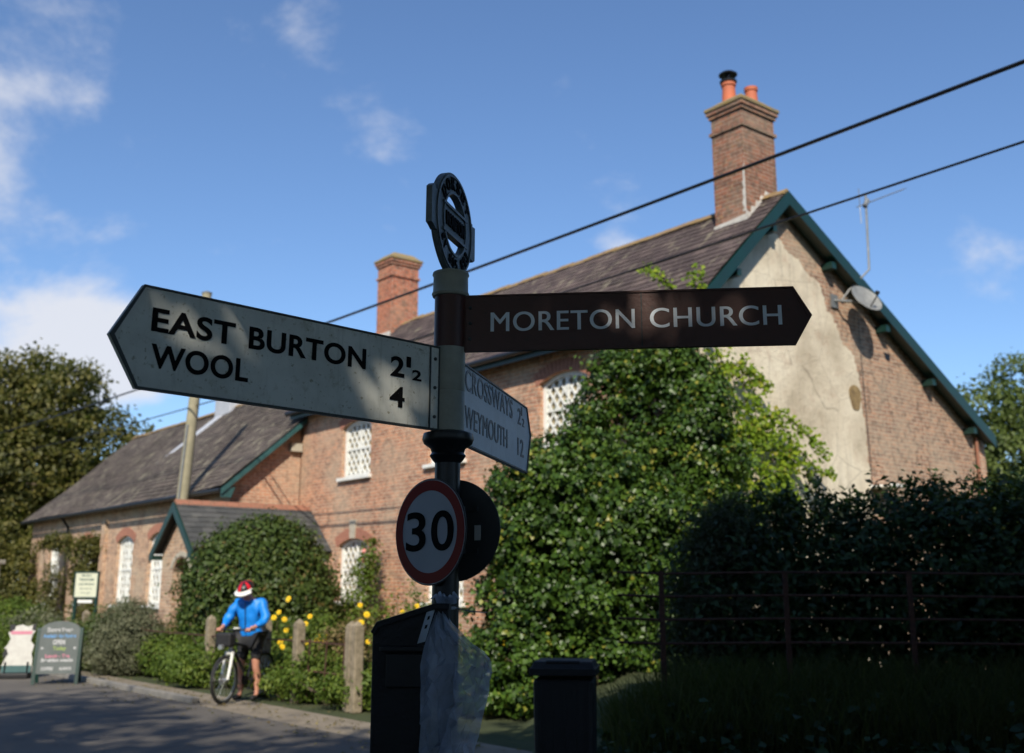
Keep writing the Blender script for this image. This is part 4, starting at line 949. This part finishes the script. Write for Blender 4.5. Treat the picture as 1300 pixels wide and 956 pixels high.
# face: nose, ears, eyes sockets
Fh = fr(hd2, SD*-1, (H*-.35+Vector((0, 0, 1))).normalized())
mb = MB(); nz = P3(.35, 0, 1.565); mb.tube([P3(.315, 0, 1.60), nz, P3(.335, 0, 1.55)], [.010, .016, .012], 7); 
for s in (1, -1): mb.tube([P3(.205, s*.085, 1.60), P3(.20, s*.095, 1.575), P3(.21, s*.085, 1.55)], [.008, .018, .010], 6)
mb.build('nose_and_ears', 'skin', person, True)
mb = MB()
for s in (1, -1): mb.tube([P3(.322, s*.030, 1.60), P3(.334, s*.030, 1.598)], .010, 6)
mb.box((0, 0, 0), (.045, .01, .008), fr(P3(.322, 0, 1.528), SD, H)); mb.build('eyes_and_mouth', 'shorts', person)
jk = [([P3(-.02, 0, .90), P3(-.01, 0, 1.0), P3(0, 0, 1.12), ch, P3(.11, 0, 1.46)], [(.20, .165), (.19, .16), (.18, .155), (.19, .16), .085])]
for s in (1, -1):
    sh, el, wr, pm = arm_pts(s); jk.append(([ch, sh, P3(.11, s*.29, 1.28), el, P3(.345, s*.275, 1.075)], [(.19, .16), .095, .082, .072, .05]))
jacket = skin('jacket', jk, 'jacket', person)
for v in jacket.data.vertices:
    q = v.co; k = math.sin(q.z*38+q.x*15)*.009 + math.sin(q.x*47+q.z*21)*.008 + math.sin(q.z*80-q.x*60+q.y*30)*.004; n_ = Vector((q.x, q.y, 0)).normalized(); v.co += n_*k
mb = MB(); mb.tube([P3(.215, 0, 1.43), P3(.20, 0, 1.3), P3(.18, 0, 1.15), P3(.175, 0, .98)], .006, 5); mb.build('zip', 'shorts', person)
so = []
for s in (1, -1):
    so.append(([P3(-.02, 0, .93), P3(-.02, s*.10, .88), P3(.01, s*.12, .68), P3(.02, s*.128, .53)], [.155, .112, .098, .076]))
skin('shorts', so, 'shorts', person)
sk = []
for s in (1, -1):
    sk.append(([P3(-.035, s*.14, .05), P3(.04, s*.145, .05), P3(.15, s*.15, .035)], [.045, .047, .035]))
for c_ in sk: skin('shoe', [c_], 'shorts', person)
# helmet
hm = P3(.22, 0, 1.635); Hx = fr(hm, H, SD)
tiltm = Hx @ Matrix.Rotation(R(28), 4, 'Y')
V = []; nn_ = 20
def dome(mb, r, z0, a0, a1, Mx, sx=1.28, sy=1.0):
    n1, n2 = 8, 24; vs = []; fs = []
    for i in range(n1+1):
        e = (math.pi/2)*i/n1*.98
        for k in range(n2+1):
            a = a0+(a1-a0)*k/n2; vs.append((r*sx*math.cos(e)*math.cos(a), r*sy*math.cos(e)*math.sin(a), z0+r*.95*math.sin(e)))
    for i in range(n1):
        for k in range(n2): fs.append((i*(n2+1)+k, i*(n2+1)+k+1, (i+1)*(n2+1)+k+1, (i+1)*(n2+1)+k))
    mb.add(vs, fs, Mx); return mb
hel = dome(MB(), .118, 0, 0, 2*math.pi, tiltm).build('helmet', 'black', person, True)
for off, wd in ((-.45, .5), (.95, .45), (-1.6, .35), (2.3, .4)):
    mb = MB(); dome(mb, .1225, .0, off, off+wd, tiltm); mb.build('shell_stripe', 'redp', hel, True)
mb = MB(); vs = []; n2 = 16
for rr, dz in ((.148, -.005), (.20, -.03)):
    for k in range(n2+1): a = -1.15+2.3*k/n2; vs.append((rr*math.cos(a)*1.02, .8*rr*math.sin(a), dz))
vs += [(x, y, z+.012) for x, y, z in vs]; m_ = n2+1
fs = [(k, k+1, m_+k+1, m_+k) for k in range(n2)] + [(2*m_+k, 3*m_+k, 3*m_+k+1, 2*m_+k+1) for k in range(n2)] + [(m_+k, m_+k+1, 3*m_+k+1, 3*m_+k) for k in range(n2)]
mb.add(vs, fs, tiltm); mb.tube([tiltm @ Vector((.15*math.cos(a), .115*math.sin(a), .005)) for a in np.linspace(-1.4, 1.4, 14)], .016, 6); mb.build('visor', 'white', hel, True)

bike = thing('bicycle', 'mountain bike with white fork and black handlebar bag held upright by the cyclist', 'bicycle', PP)
def wheel(hx):
    C_ = P3(hx, 0, .34); mbt = MB(); Tm = fr(C_, H, (0, 0, 1))
    ring = [Tm @ Vector((.32*math.cos(q), .32*math.sin(q), 0)) for q in np.linspace(0, 2*math.pi, 41)]
    wh = MB().tube([Tm @ Vector((.288*math.cos(q), .288*math.sin(q), 0)) for q in np.linspace(0, 2*math.pi, 41)], .012, 6, cap=False).build('wheel', 'chrome', bike, True)
    MB().tube(ring, .026, 8, cap=False).build('tyre', 'rubber', wh, True)
    mb = MB()
    for k in range(24):
        q = 2*math.pi*k/24; s_ = .025 if k % 2 else -.025; mb.tube([Tm @ Vector((0.02*math.cos(q+.8), .02*math.sin(q+.8), s_)), Tm @ Vector((.285*math.cos(q), .285*math.sin(q), 0))], .0022, 4)
    mb.tube([C_-SD*.05, C_+SD*.05], .022, 8); mb.lathe([(.08, -.001), (.08, .001)], 20, Tm @ Matrix.Translation((0, 0, .035))); mb.build('spokes', 'chrome', wh)
wheel(.66); wheel(-.42)
hub = P3(.66, 0, .34); crown_ = P3(.55, 0, .72); headT = P3(.50, 0, .86); stemT = P3(.47, 0, .98); bb = P3(.02, 0, .30); st_ = P3(-.10, 0, .74); rh = P3(-.42, 0, .34)
mb = MB(); mb.tube([P3(.52, 0, .80), bb], .024, 8); mb.tube([headT, st_], .020, 8); mb.tube([bb, st_], .019, 8)
for s in (1, -1): mb.tube([bb+SD*.02*s, rh+SD*.055*s], .011, 6); mb.tube([st_+SD*.02*s, rh+SD*.055*s], .010, 6)
mb.build('frame', 'black', bike, True)
mb = MB()
for s in (1, -1): mb.tube([hub+SD*.055*s, P3(.60, s*.055, .55), P3(.56, s*.05, .70)], [.020, .022, .024], 8)
mb.tube([P3(.56, -.07, .71), P3(.56, .07, .71)], .026, 8); mb.tube([crown_, P3(.485, 0, .93)], .026, 10); mb.build('fork', 'white', bike, True)
mb = MB(); mb.tube([P3(.49, 0, .92), P3(.47, 0, 1.0), P3(.50, 0, 1.03)], .018, 8); mb.tube([P3(.44, -.33, 1.035), P3(.47, -.15, 1.035), P3(.50, 0, 1.03), P3(.47, .15, 1.035), P3(.44, .33, 1.035)], .013, 8); hb = mb.build('handlebar', 'black', bike, True)
mb = MB(); 
for s in (1, -1): mb.tube([P3(.46, s*.20, 1.035), P3(.44, s*.34, 1.035)], .018, 8)
mb.build('grips', 'rubber', hb, True)
mb = MB(); mb.box((0, 0, 0), (.09, .06, .02), fr(P3(.49, .06, 1.06), SD, H)); mb.build('phone', 'white', hb, bevel=.004)
mb = MB(); mb.box((0, 0, 0), (.26, .16, .20), fr(P3(.62, -.04, .90), SD, H)); mb.build('handlebar_bag', 'shorts', bike, bevel=.03)
mb = MB(); mb.tube([P3(.70, -.04, .80), P3(.76, -.04, .80)], .035, 10); mb.build('headlight', 'chrome', bike, True)
mb = MB(); mb.tube([st_, P3(-.13, 0, .88)], .014, 8); mb.build('seat_post', 'black', bike, True)
mb = MB(); mb.plate([[(-.14, -.07), (-.06, -.075), (.14, -.018), (.14, .018), (-.06, .075), (-.14, .07)]], .045, fr(P3(-.12, 0, .93), H, SD)); mb.build('saddle', 'black', bike, bevel=.015)
mb = MB(); mb.lathe([(.09, -.003), (.09, .003)], 24, fr(bb-SD*.05, H, (0, 0, 1))); mb.tube([bb-SD*.09, bb+SD*.09], .015, 6); mb.tube([bb+SD*.08, bb+SD*.08+H*.12+Vector((0, 0, -.12))], .010, 6); mb.tube([bb-SD*.08, bb-SD*.08-H*.12+Vector((0, 0, .12))], .010, 6)
mb.box((0, 0, 0), (.09, .06, .02), fr(bb+SD*.12+H*.12+Vector((0, 0, -.12)), SD, H)); mb.box((0, 0, 0), (.09, .06, .02), fr(bb-SD*.12-H*.12+Vector((0, 0, .12)), SD, H)); mb.build('crank', 'black', bike, True)

# ================================================================== planting
# ivy mass in front of the house corner
def bumps(lobes, n, r0, r1):
    L_ = np.array(lobes, float); out_ = []
    for i in range(n):
        l = L_[rng.integers(len(L_))]; d = unit(rng.normal(0, 1, 3)); d[1] = -abs(d[1]); c = l[:3]+d*l[3:6]*.92; r_ = rng.uniform(r0, r1)
        if c[2] > .1: out_.append((*c, r_, r_, r_*rng.uniform(.6, .9)))
    return lobes + out_
o = shrub('ivy_shrub', 'big rounded mass of glossy ivy filling the front garden right of the fingerpost', 'ivy', (.95, 15.0, 0),
      bumps([(-.1, .1, 1.6, 1.3, .95, 1.75), (-.5, .0, 2.5, .85, .75, .95), (.55, .2, 2.4, .85, .75, 1.05), (-.9, .0, .9, .75, .7, 1.0), (.85, .1, 1.2, .8, .7, 1.4), (-.1, .1, 3.2, .55, .6, .55), (1.05, .1, 2.3, .5, .5, .75)], 70, .18, .42),
      2300, 30, .082, .068, 'ivy', shell=(.80, 1.02), aspect=.95, stem_r=.04)
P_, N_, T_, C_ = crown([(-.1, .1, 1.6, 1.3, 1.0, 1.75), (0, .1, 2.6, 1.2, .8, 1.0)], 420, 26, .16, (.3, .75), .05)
leaves('shade_tinted_inner_foliage', P_, N_, .11, 'ivy', o, .95, .8, T_*.4)  # inner leaves tinted darker, painting shade into the gaps between clumps
o = shrub('ivy_climber', 'tall column of ivy climbing the front corner of the house to the eaves', 'ivy', (2.35, 15.9, 0),
      bumps([(-.75, .55, 4.2, .62, .4, 1.0), (-.05, .1, 4.1, .58, .4, 1.15), (.1, .15, 4.95, .35, .35, .6), (.1, -.1, 3.0, .6, .45, 1.2), (-.6, .6, 4.9, .38, .3, .45), (-1.1, .95, 3.6, .42, .35, .8), (.1, -.1, 1.5, .7, .5, 1.3), (.50, -.15, 3.5, .42, .4, 1.2), (.45, -.1, 4.5, .30, .3, .6)], 80, .14, .34),
      1750, 30, .082, .068, 'ivy', shell=(.78, 1.02), aspect=.95, stem_r=.04)
# yellow green vine spilling on the gable
vine = thing('creeper', 'bright yellow green creeper spilling over the rendered gable beside the ivy', 'creeper', W(-.1, .15, 0), RZ)
P = []; T = []; mb = MB()
def sprig(pts, n, sp_, dens=1.0):
    pts = np.array(pts, float); seg = rng.integers(0, len(pts)-1, n); f = rng.random((n, 1)); c = pts[seg]*(1-f)+pts[seg+1]*f
    P.append(c+rng.normal(0, 1, (n, 3))*np.array([.6, 1, 1])*sp_); T.append(np.clip(rng.normal(.55, .25, n), 0, 1)); mb.tube(pts, [.02]+[.01]*(len(pts)-2)+[.004], 5)
sprig([(0, -.4, 0), (.1, -.1, 3.6), (.15, .2, 4.4), (.15, .3, 5.4)], 700, .20)
sprig([(0, -.1, 2.0), (.2, .5, 3.2), (.2, .9, 4.0), (.15, 1.15, 4.4)], 520, .17)
for k_ in range(15):
    y0 = rng.uniform(-.1, 1.1); z0 = rng.uniform(2.6, 5.0); ln_ = rng.uniform(.35, 1.25)*(1.0 if z0 < 4.5 else .5); sprig([(.12, y0, z0), (.2, y0+ln_*.5, z0+rng.uniform(.05, .3)), (.22, y0+ln_, z0+rng.uniform(-.35, .15))], int(120*ln_), rng.uniform(.035, .085))
sprig([(0, 0, 1.5), (.2, .8, 2.6), (.2, 1.2, 3.2), (.2, 1.6, 3.3)], 480, .16)
sprig([(.2, 1.2, 4.3), (.2, 1.8, 4.35), (.25, 2.3, 4.1), (.3, 2.75, 3.7)], 230, .07)
sprig([(.2, 1.4, 3.6), (.25, 2.0, 3.85), (.3, 2.5, 3.5), (.3, 2.9, 3.45)], 170, .06)
sprig([(.2, .9, 3.9), (.2, 1.4, 4.0), (.15, 1.85, 3.75), (.1, 2.1, 3.5)], 480, .12)
sprig([(.15, .3, 4.9), (.15, .8, 5.1), (.15, 1.2, 4.95), (.15, 1.5, 4.75)], 260, .07)
sprig([(.2, 1.5, 3.4), (.2, 1.8, 3.1), (.2, 2.1, 2.7)], 260, .11)
sprig([(.15, .2, 5.5), (.1, .1, 6.0), (.1, -.2, 6.3), (.05, .05, 6.5)], 120, .07)
sprig([(.05, -.5, 6.0), (.0, -.75, 6.25), (-.3, -.6, 6.45), (-.7, -.5, 6.6)], 110, .06)
sprig([(.1, 2.35, 3.4), (.1, 2.5, 3.55), (.1, 2.62, 3.2)], 40, .05)
P = np.concatenate(P); T = np.concatenate(T)
leaves('foliage', P, np.tile([.8, -.4, .4], (len(P), 1)), .078, 'vine', vine, .9, .6, T)
mb.build('stem', 'bark', vine)
# dark hedge on the bank
hl = []
for k in range(13):
    x = 2.2+k*.42; hgt = 2.22+.10*math.sin(k*1.9)+.035*k; hl.append((x, 10.9+.3*math.sin(k*.8), hgt*.52, .55, .75, hgt*.50))
hl = [(x-4.5, y-11, z+.15, a_, b_, c_) for x, y, z, a_, b_, c_ in hl]
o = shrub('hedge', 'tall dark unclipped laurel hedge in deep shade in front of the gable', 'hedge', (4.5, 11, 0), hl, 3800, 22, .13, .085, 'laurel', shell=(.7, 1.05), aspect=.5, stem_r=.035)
# upright shoots along its top
P = []; Nn = []
for k in range(95):
    x = rng.uniform(-2.2, 3.2); zt = 2.30+.35*(x+2.3)/5 + rng.normal(0, .07); l_ = rng.uniform(.12, .34); base = np.array([x, rng.normal(-.1, .2), zt]); dr = unit(np.array([rng.normal(0, .25), rng.normal(0, .25), 1.0])); n = 26
    f = rng.random((n, 1)); P.append(base+dr*l_*f+rng.normal(0, .035, (n, 3))); Nn.append(unit(rng.normal(0, 1, (n, 3))+[0, 0, .4]))
leaves('top_shoots', np.concatenate(P), np.concatenate(Nn), .085, 'laurel', o, .45, .4)
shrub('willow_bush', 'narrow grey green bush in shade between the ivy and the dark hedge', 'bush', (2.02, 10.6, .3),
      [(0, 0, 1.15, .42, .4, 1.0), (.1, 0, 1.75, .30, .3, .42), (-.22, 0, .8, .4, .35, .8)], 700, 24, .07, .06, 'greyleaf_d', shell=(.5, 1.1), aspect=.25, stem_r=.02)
# garden bush by the porch
shrub('evergreen_bush', 'large rounded evergreen bush hiding the green porch behind the cyclist', 'bush', (-5.02, 21.6, 0),
      [(-.50, 0, 1.45, .98, 1.0, 1.35), (.40, 0, 1.5, 1.0, 1.0, 1.45), (.0, .1, 2.2, .95, .85, .82), (.85, .1, 1.2, .62, .8, 1.2), (-.85, 0, .9, .55, .7, 1.0)],
      2100, 26, .13, .085, 'bushleaf', shell=(.72, 1.02), aspect=.7, stem_r=.04)
# pale grey green shrub and beds in front of the long range
def wl(a, b): p = W(a, b); return (p.x, p.y, 0)
shrub('grey_shrub', 'mounded grey green shrub on the roadside right of the chalkboard sign', 'shrub', (-7.6, 21.8, 0), [(0, 0, .7, .6, .6, .72), (.3, 0, .55, .45, .5, .6), (-.32, 0, .5, .42, .5, .55)], 760, 24, .09, .07, 'greyleaf', shell=(.6, 1.05), aspect=.3)
i = 0
bed = [(-8.9, 23.4, 1.0, .75, 'bushleaf', 'dark green garden shrub below the notice board', .07), (-9.9, 23.6, .9, .85, 'herb', 'leafy green shrub beside the cream notice board', .07),
       (-10.9, 25.0, 1.1, .9, 'greyleaf', 'grey shrub under the leftmost lattice window', .07), (-12.2, 26.0, 1.3, 1.2, 'herb', 'tall leafy shrub at the far left of the low range', .08),
       (-10.9, 23.2, .9, .65, 'herb', 'low green plant left of the white cut-out board', .06), (-12.1, 24.0, .8, 1.0, 'greyleaf', 'dusty shrub at the left end of the roadside bed', .07),
       (-6.55, 21.3, .8, .55, 'herb', 'green shrub at the foot of the porch wall', .07), (-6.0, 20.3, .6, .5, 'herb', 'sprawling green plant left of the bicycle', .07), (-8.3, 22.7, 1.25, .6, 'bushleaf', 'shrub below the third lattice window', .07),
       (-6.9, 22.6, 1.0, .8, 'drystem', 'dried seed heads against the porch', .05)]
for x, y, h, rr, mt, lb_, sz in bed:
    shrub('garden_shrub', lb_, 'shrub', (x, y, 0), [(0, 0, h*.5, rr, rr*.8, h*.55), (rr*.4, 0, h*.6, rr*.6, rr*.6, h*.5), (-rr*.45, .1, h*.45, rr*.6, rr*.6, h*.45)], int(420*rr), 22, .10, sz, mt, shell=(.4, 1.1), aspect=.5)
# climbers on walls
shrub('wall_climber', 'brownish climber between the second and third lattice windows of the low range', 'climber', wl(-22.25, -1.8), [(0, 0, 1.6, .45, .25, 1.5), (.35, 0, 2.9, .75, .25, .38), (-.2, 0, 2.5, .5, .25, .7)], 330, 22, .10, .08, 'autumn', shell=(.3, 1.05))
shrub('wall_climber', 'dark climber under the eaves between the first two lattice windows', 'climber', wl(-25.2, -1.8), [(0, 0, 3.1, .8, .25, .3), (-.2, 0, 1.2, .45, .25, 1.2)], 240, 22, .10, .08, 'autumn', shell=(.3, 1.05))
shrub('wall_climber', 'green and yellow climber at the far left corner of the low range', 'climber', wl(-28.9, -2.0), [(0, 0, 1.7, .7, .4, 1.7), (.7, 0, 1.0, .9, .4, 1.0), (-1.0, 0, 2.0, .8, .5, 2.0)], 620, 22, .14, .10, 'autumn', shell=(.3, 1.05))
shrub('rose_bush', 'climbing rose right of the lower lattice window with sparse stems', 'climber', wl(-9.1, -.3), [(0, 0, 1.2, .35, .3, 1.15), (-.35, -.2, .8, .5, .4, .8), (.1, .1, 2.2, .2, .2, .5)], 300, 20, .10, .07, 'herb', shell=(.2, 1.1), flowers=(3, 'petal_pink', .05))
# flower border inside the fence, yellow blooms
nb_ = [(-8.2, -3.9, .9, 2, 'yellow flowered plant left of the front bicycle wheel', 'herb'), (-6.9, -3.5, 1.15, 3, 'tall yellow flowered plant behind the cyclist', 'herb'), (-5.7, -3.3, 1.2, 7, 'yellow daisies clustered just right of the cyclist', 'herb'), (-4.9, -3.4, 1.15, 6, 'yellow flowered clump between two stone fence posts', 'herb'),
       (-4.2, -3.2, 1.25, 4, 'dusty flowering clump before the lower lattice window', 'drystem'), (-3.3, -2.9, 1.6, 6, 'tall yellow flowered plant left of the black post bin', 'herb'), (-2.6, -3.3, 1.25, 3, 'seedy border plant behind the post bin', 'drystem'), (-1.6, -3.4, 1.1, 1, 'leafy border plant behind the fingerpost', 'herb'),
       (-3.9, -3.95, .7, 1, 'low greenery at the foot of the stone fence posts', 'herb'), (-4.6, -3.95, .55, 0, 'fresh green clump inside the iron rails', 'herb'), (-2.7, -3.9, .6, 0, 'low clump behind the rightmost stone post', 'herb'), (-7.5, -4.3, .6, 0, 'low weeds beside the bicycle wheel', 'herb'), (-3.2, -.9, 1.5, 0, 'reddish dry plant against the brick wall under the arch', 'drystem')]
for a, b_, h, nf, lb_, mt in nb_:
    shrub('flowering_plant', lb_, 'plant', wl(a, b_), [(0, 0, h*.5, .5, .4, h*.55), (.3, .1, h*.4, .45, .35, h*.42), (-.35, 0, h*.45, .4, .35, h*.45)], 250, 20, .09, .075, mt, group='plants of the roadside flower border', shell=(.2, 1.1), aspect=.45, flowers=(nf, 'petal', .05) if nf else None)
# ivy ground cover & grass on the bank
n = 5200; X_ = rng.uniform(.3, 6.2, n); Y_ = rng.uniform(7.6, 9.3, n); Z_ = .56*np.clip((Y_-7.9)/1.3, 0, 1)*np.clip((X_-.1)/1.4, 0, 1) + rng.gamma(2, .05, n)
tag(leaves('ground_ivy', np.stack([X_, Y_, Z_], 1), np.tile([0, -.3, 1.0], (n, 1)), .085, 'laurel', None, .9, .4), 'dark ground ivy trailing at the foot of the bank', 'ground ivy', kind='stuff')
def grass(name, label, n, xr, yr, zf, hr, mat):
    X_ = rng.uniform(*xr, n); Y_ = rng.uniform(*yr, n); Z_ = zf(X_, Y_); h = rng.uniform(*hr, n); d = rng.normal(0, .35, (n, 2)); w_ = .006
    base = np.stack([X_, Y_, Z_], 1); a = rng.uniform(0, 6.28, n); s_ = np.stack([np.cos(a), np.sin(a), 0*a], 1)*w_
    mid = base+np.stack([d[:, 0]*h*.3, d[:, 1]*h*.3, h*.6], 1); tp = base+np.stack([d[:, 0]*h, d[:, 1]*h, h], 1)
    V = np.stack([base-s_, base+s_, mid+s_*.8, mid-s_*.8, tp], 1).reshape(-1, 3); i = np.arange(n)*5
    F = np.concatenate([np.stack([i, i+1, i+2], 1), np.stack([i, i+2, i+3], 1), np.stack([i+3, i+2, i+4], 1)])
    return tag(fastmesh(name, V, F, mat, None, np.repeat(np.clip(rng.normal(.5, .25, n), 0, 1), 5)), label, 'grass', kind='stuff')
grass('long_grass', 'long rough grass on the shaded bank below the railing', 16000, (.8, 6.5), (8.6, 10.0), lambda x, y: .56*np.clip((y-7.9)/1.3, 0, 1)*np.clip((x-.1)/1.4, 0, 1)-.03, (.15, .6), 'grass')

n = 900; a_ = rng.uniform(-20, 3, n); b_ = -5.2 + rng.normal(0, .35, n) - rng.gamma(1.2, .25, n)
P = np.array([[*(W(float(a), float(b)))[:2], .006 + (.1 if -5.59 < b < -5.47 else 0)] for a, b in zip(a_, b_)]); P[:, 2] += rng.uniform(.004, .012, n)
tag(leaves('fallen_leaves', P, np.tile([0, 0, 1.0], (n, 1)), .055, 'drystem', None, .7, .15), 'dry fallen leaves gathered along the kerb', 'fallen leaves', kind='stuff')

# ================================================================== trees
def tl(x, y, z, r_): return (x, y, z, r_, r_, r_*.85)
tree('broadleaf_tree', 'large olive green broadleaf tree behind the left end of the low slate roof', (-24.5, 46, 0), [tl(0, 0, 7.5, 4.0), tl(3.2, 0, 6.5, 3.4), tl(-3.5, 0, 7.5, 4), tl(1.8, 0, 9.6, 2.6), tl(4.4, 0, 9.2, 2.5), tl(6.5, 0, 7.6, 2.2), tl(8.3, 0, 6.4, 1.9), tl(7.6, 0, 4.4, 2.4), tl(-1.0, -1, 10.2, 2.0), tl(10.2, -1, 5.0, 2.0), tl(11.3, -1, 4.0, 1.8), tl(5.6, -1, 10.2, 1.3), tl(3.6, 0, 11.0, 1.2), tl(2.6, 0, 3.2, 3.5), tl(-2.5, -1, 3.5, 3.4), tl(6.5, -1, 2.8, 2.6), tl(2, 1.5, 5.5, 4), tl(5, 1.5, 5, 3)], 4600, 26, .33, .21, 'autumn', .4, 7)
tree('broadleaf_tree', 'smaller tree behind the telegraph pole above the slate ridge', (-14.0, 48, 0), [tl(0, 0, 6.6, 2.3), tl(1.6, 0, 6.5, 1.9), tl(-1.7, 0, 5.4, 2.2), tl(.6, 0, 8.0, 1.1)], 620, 26, .26, .19, 'treeleaf', .25, 6)
tree('broadleaf_tree', 'mid green tree beyond the right eaves of the gable', (19.8, 41, 0), [tl(0, 0, 6.5, 2.6), tl(-1.4, 0, 4.8, 2.2), tl(1.9, 0, 7.0, 2.6), tl(-2.3, 0, 6.2, 1.7), tl(-1.2, 0, 8.6, 1.4), tl(-2.0, 0, 3.4, 2.0), tl(.4, 0, 9.3, 1.6), tl(1.9, 0, 10.2, 1.3), tl(-1.6, 0, 7.2, 1.2), tl(0, 0, 3, 3)], 1500, 26, .24, .17, 'treeleaf', .3, 6)
tree('broadleaf_tree', 'trees filling the far left horizon beside the stone gate pier', (-33, 52, 0), [tl(0, 0, 6, 4), tl(4, 0, 6, 4), tl(-4, 0, 5, 4)], 900, 24, .4, .26, 'autumn', .4, 6)
# stone pier at the far left
gp = thing('stone_pier', 'pale stone gate pier standing at the left edge of the picture', 'gate pier', (-14.35, 29.5, 0), R(-20))
MB().box((0, 0, 1.15), (.62, .6, 2.3)).build('pier_shaft', 'stone', gp, bevel=.02)
MB().box((0, 0, 2.36), (.78, .76, .12)).build('pier_cap', 'stone', gp, bevel=.02)
# tall roadside trees behind the photographer: they shade the fingerpost and the hedge
# gaps cut through the leaves along sun rays, to shape dappled light on the arms
for L_, z_, r_ in ((1.04, 2.30, .125), (.75, 2.22, .12), (.69, 2.15, .12), (.27, 2.18, .13), (.16, 2.24, .115)): SUN_GAPS.append(((FP.x-.7075*L_, FP.y-.7068*L_, z_), r_))
for L_, r_ in ((.30, .11), (.55, .11), (.75, .13), (.98, .12)): SUN_GAPS.append(((FP.x+.993*L_, FP.y-.116*L_, 2.51), r_))
def shade_tree(x, y, top, rad, nc, label):
    tree('roadside_tree', label, (x, y, 0), [(0, 0, top*.62, rad, rad, top*.34), (rad*.5, 0, top*.5, rad*.8, rad*.8, top*.26), (-rad*.5, 0, top*.5, rad*.8, rad*.8, top*.26), (0, -rad*.4, top*.45, rad*.9, rad*.8, top*.25)], nc, 24, .5, .34, 'treeleaf', .35, top*.55, group='tall roadside trees behind the viewpoint', shell=(.2, 1))
shade_tree(3.6, -9, 19.0, 4.8, 1500, 'tall dense roadside tree behind and right of the viewpoint')
shade_tree(-2.2, -8.5, 18.0, 4.4, 1300, 'tall roadside tree directly behind the viewpoint')
shade_tree(-9.5, -8, 21.2, 5.4, 1700, 'tall roadside tree behind and left of the viewpoint')
shade_tree(10.5, -8, 19.5, 5.0, 1200, 'tall roadside tree far to the right behind the viewpoint')
def sky_block_tree(x, y, lobes, nc, label, th=5):  # unseen trees added overhead and at the sides to block sky light
    tree('roadside_tree', label, (x, y, 0), lobes, nc, 24, .42, .30, 'treeleaf', .3, th, group='tall roadside trees behind the viewpoint', shell=(.2, 1))
sky_block_tree(1.5, -3.5, [(0, 0, 8.6, 4.2, 3.0, 3.4), (-1, 4.5, 7.6, 3.4, 2.4, 1.5), (2.5, 4.8, 7.4, 3.0, 2.6, 1.4), (1, 7.2, 7.0, 3.0, 1.6, .8), (4.5, 2, 7.5, 2.6, 2.6, 2.5), (-4.0, 2, 7.6, 2.6, 2.6, 2.4)], 2100, 'added unseen tree leaning over the viewpoint to block sky light')
sky_block_tree(11.0, 4.5, [(0, 0, 5.0, 3.0, 3.6, 3.8), (0, 3.5, 4.2, 2.8, 2.6, 3.2), (-2.0, -1, 6.2, 2.8, 2.6, 2.0)], 1300, 'added unseen tree right of the viewpoint, blocking sky light beside the hedge', 4)
sky_block_tree(-9.5, 1.5, [(0, 0, 5.6, 3.2, 3.2, 4.2), (-1.5, 4, 4.6, 3.0, 3.0, 3.8), (2.5, -1, 6.6, 2.6, 2.6, 2.6)], 1300, 'added unseen tree left of the viewpoint across the road, blocking sky light', 4)
shrub('sky_block_hedge', 'added unseen hedge behind the viewpoint, blocking low sky light', 'hedge', (0, -6.5, 0), [(x_, 0, 1.5, 1.6, .8, 1.6) for x_ in range(-14, 16, 2)], 1600, 22, .25, .2, 'laurel', shell=(.5, 1))  # unseen hedge added to shut out the low sky under the crowns
print('verts', sum(len(o.data.vertices) for o in bpy.data.objects if o.type == 'MESH'))
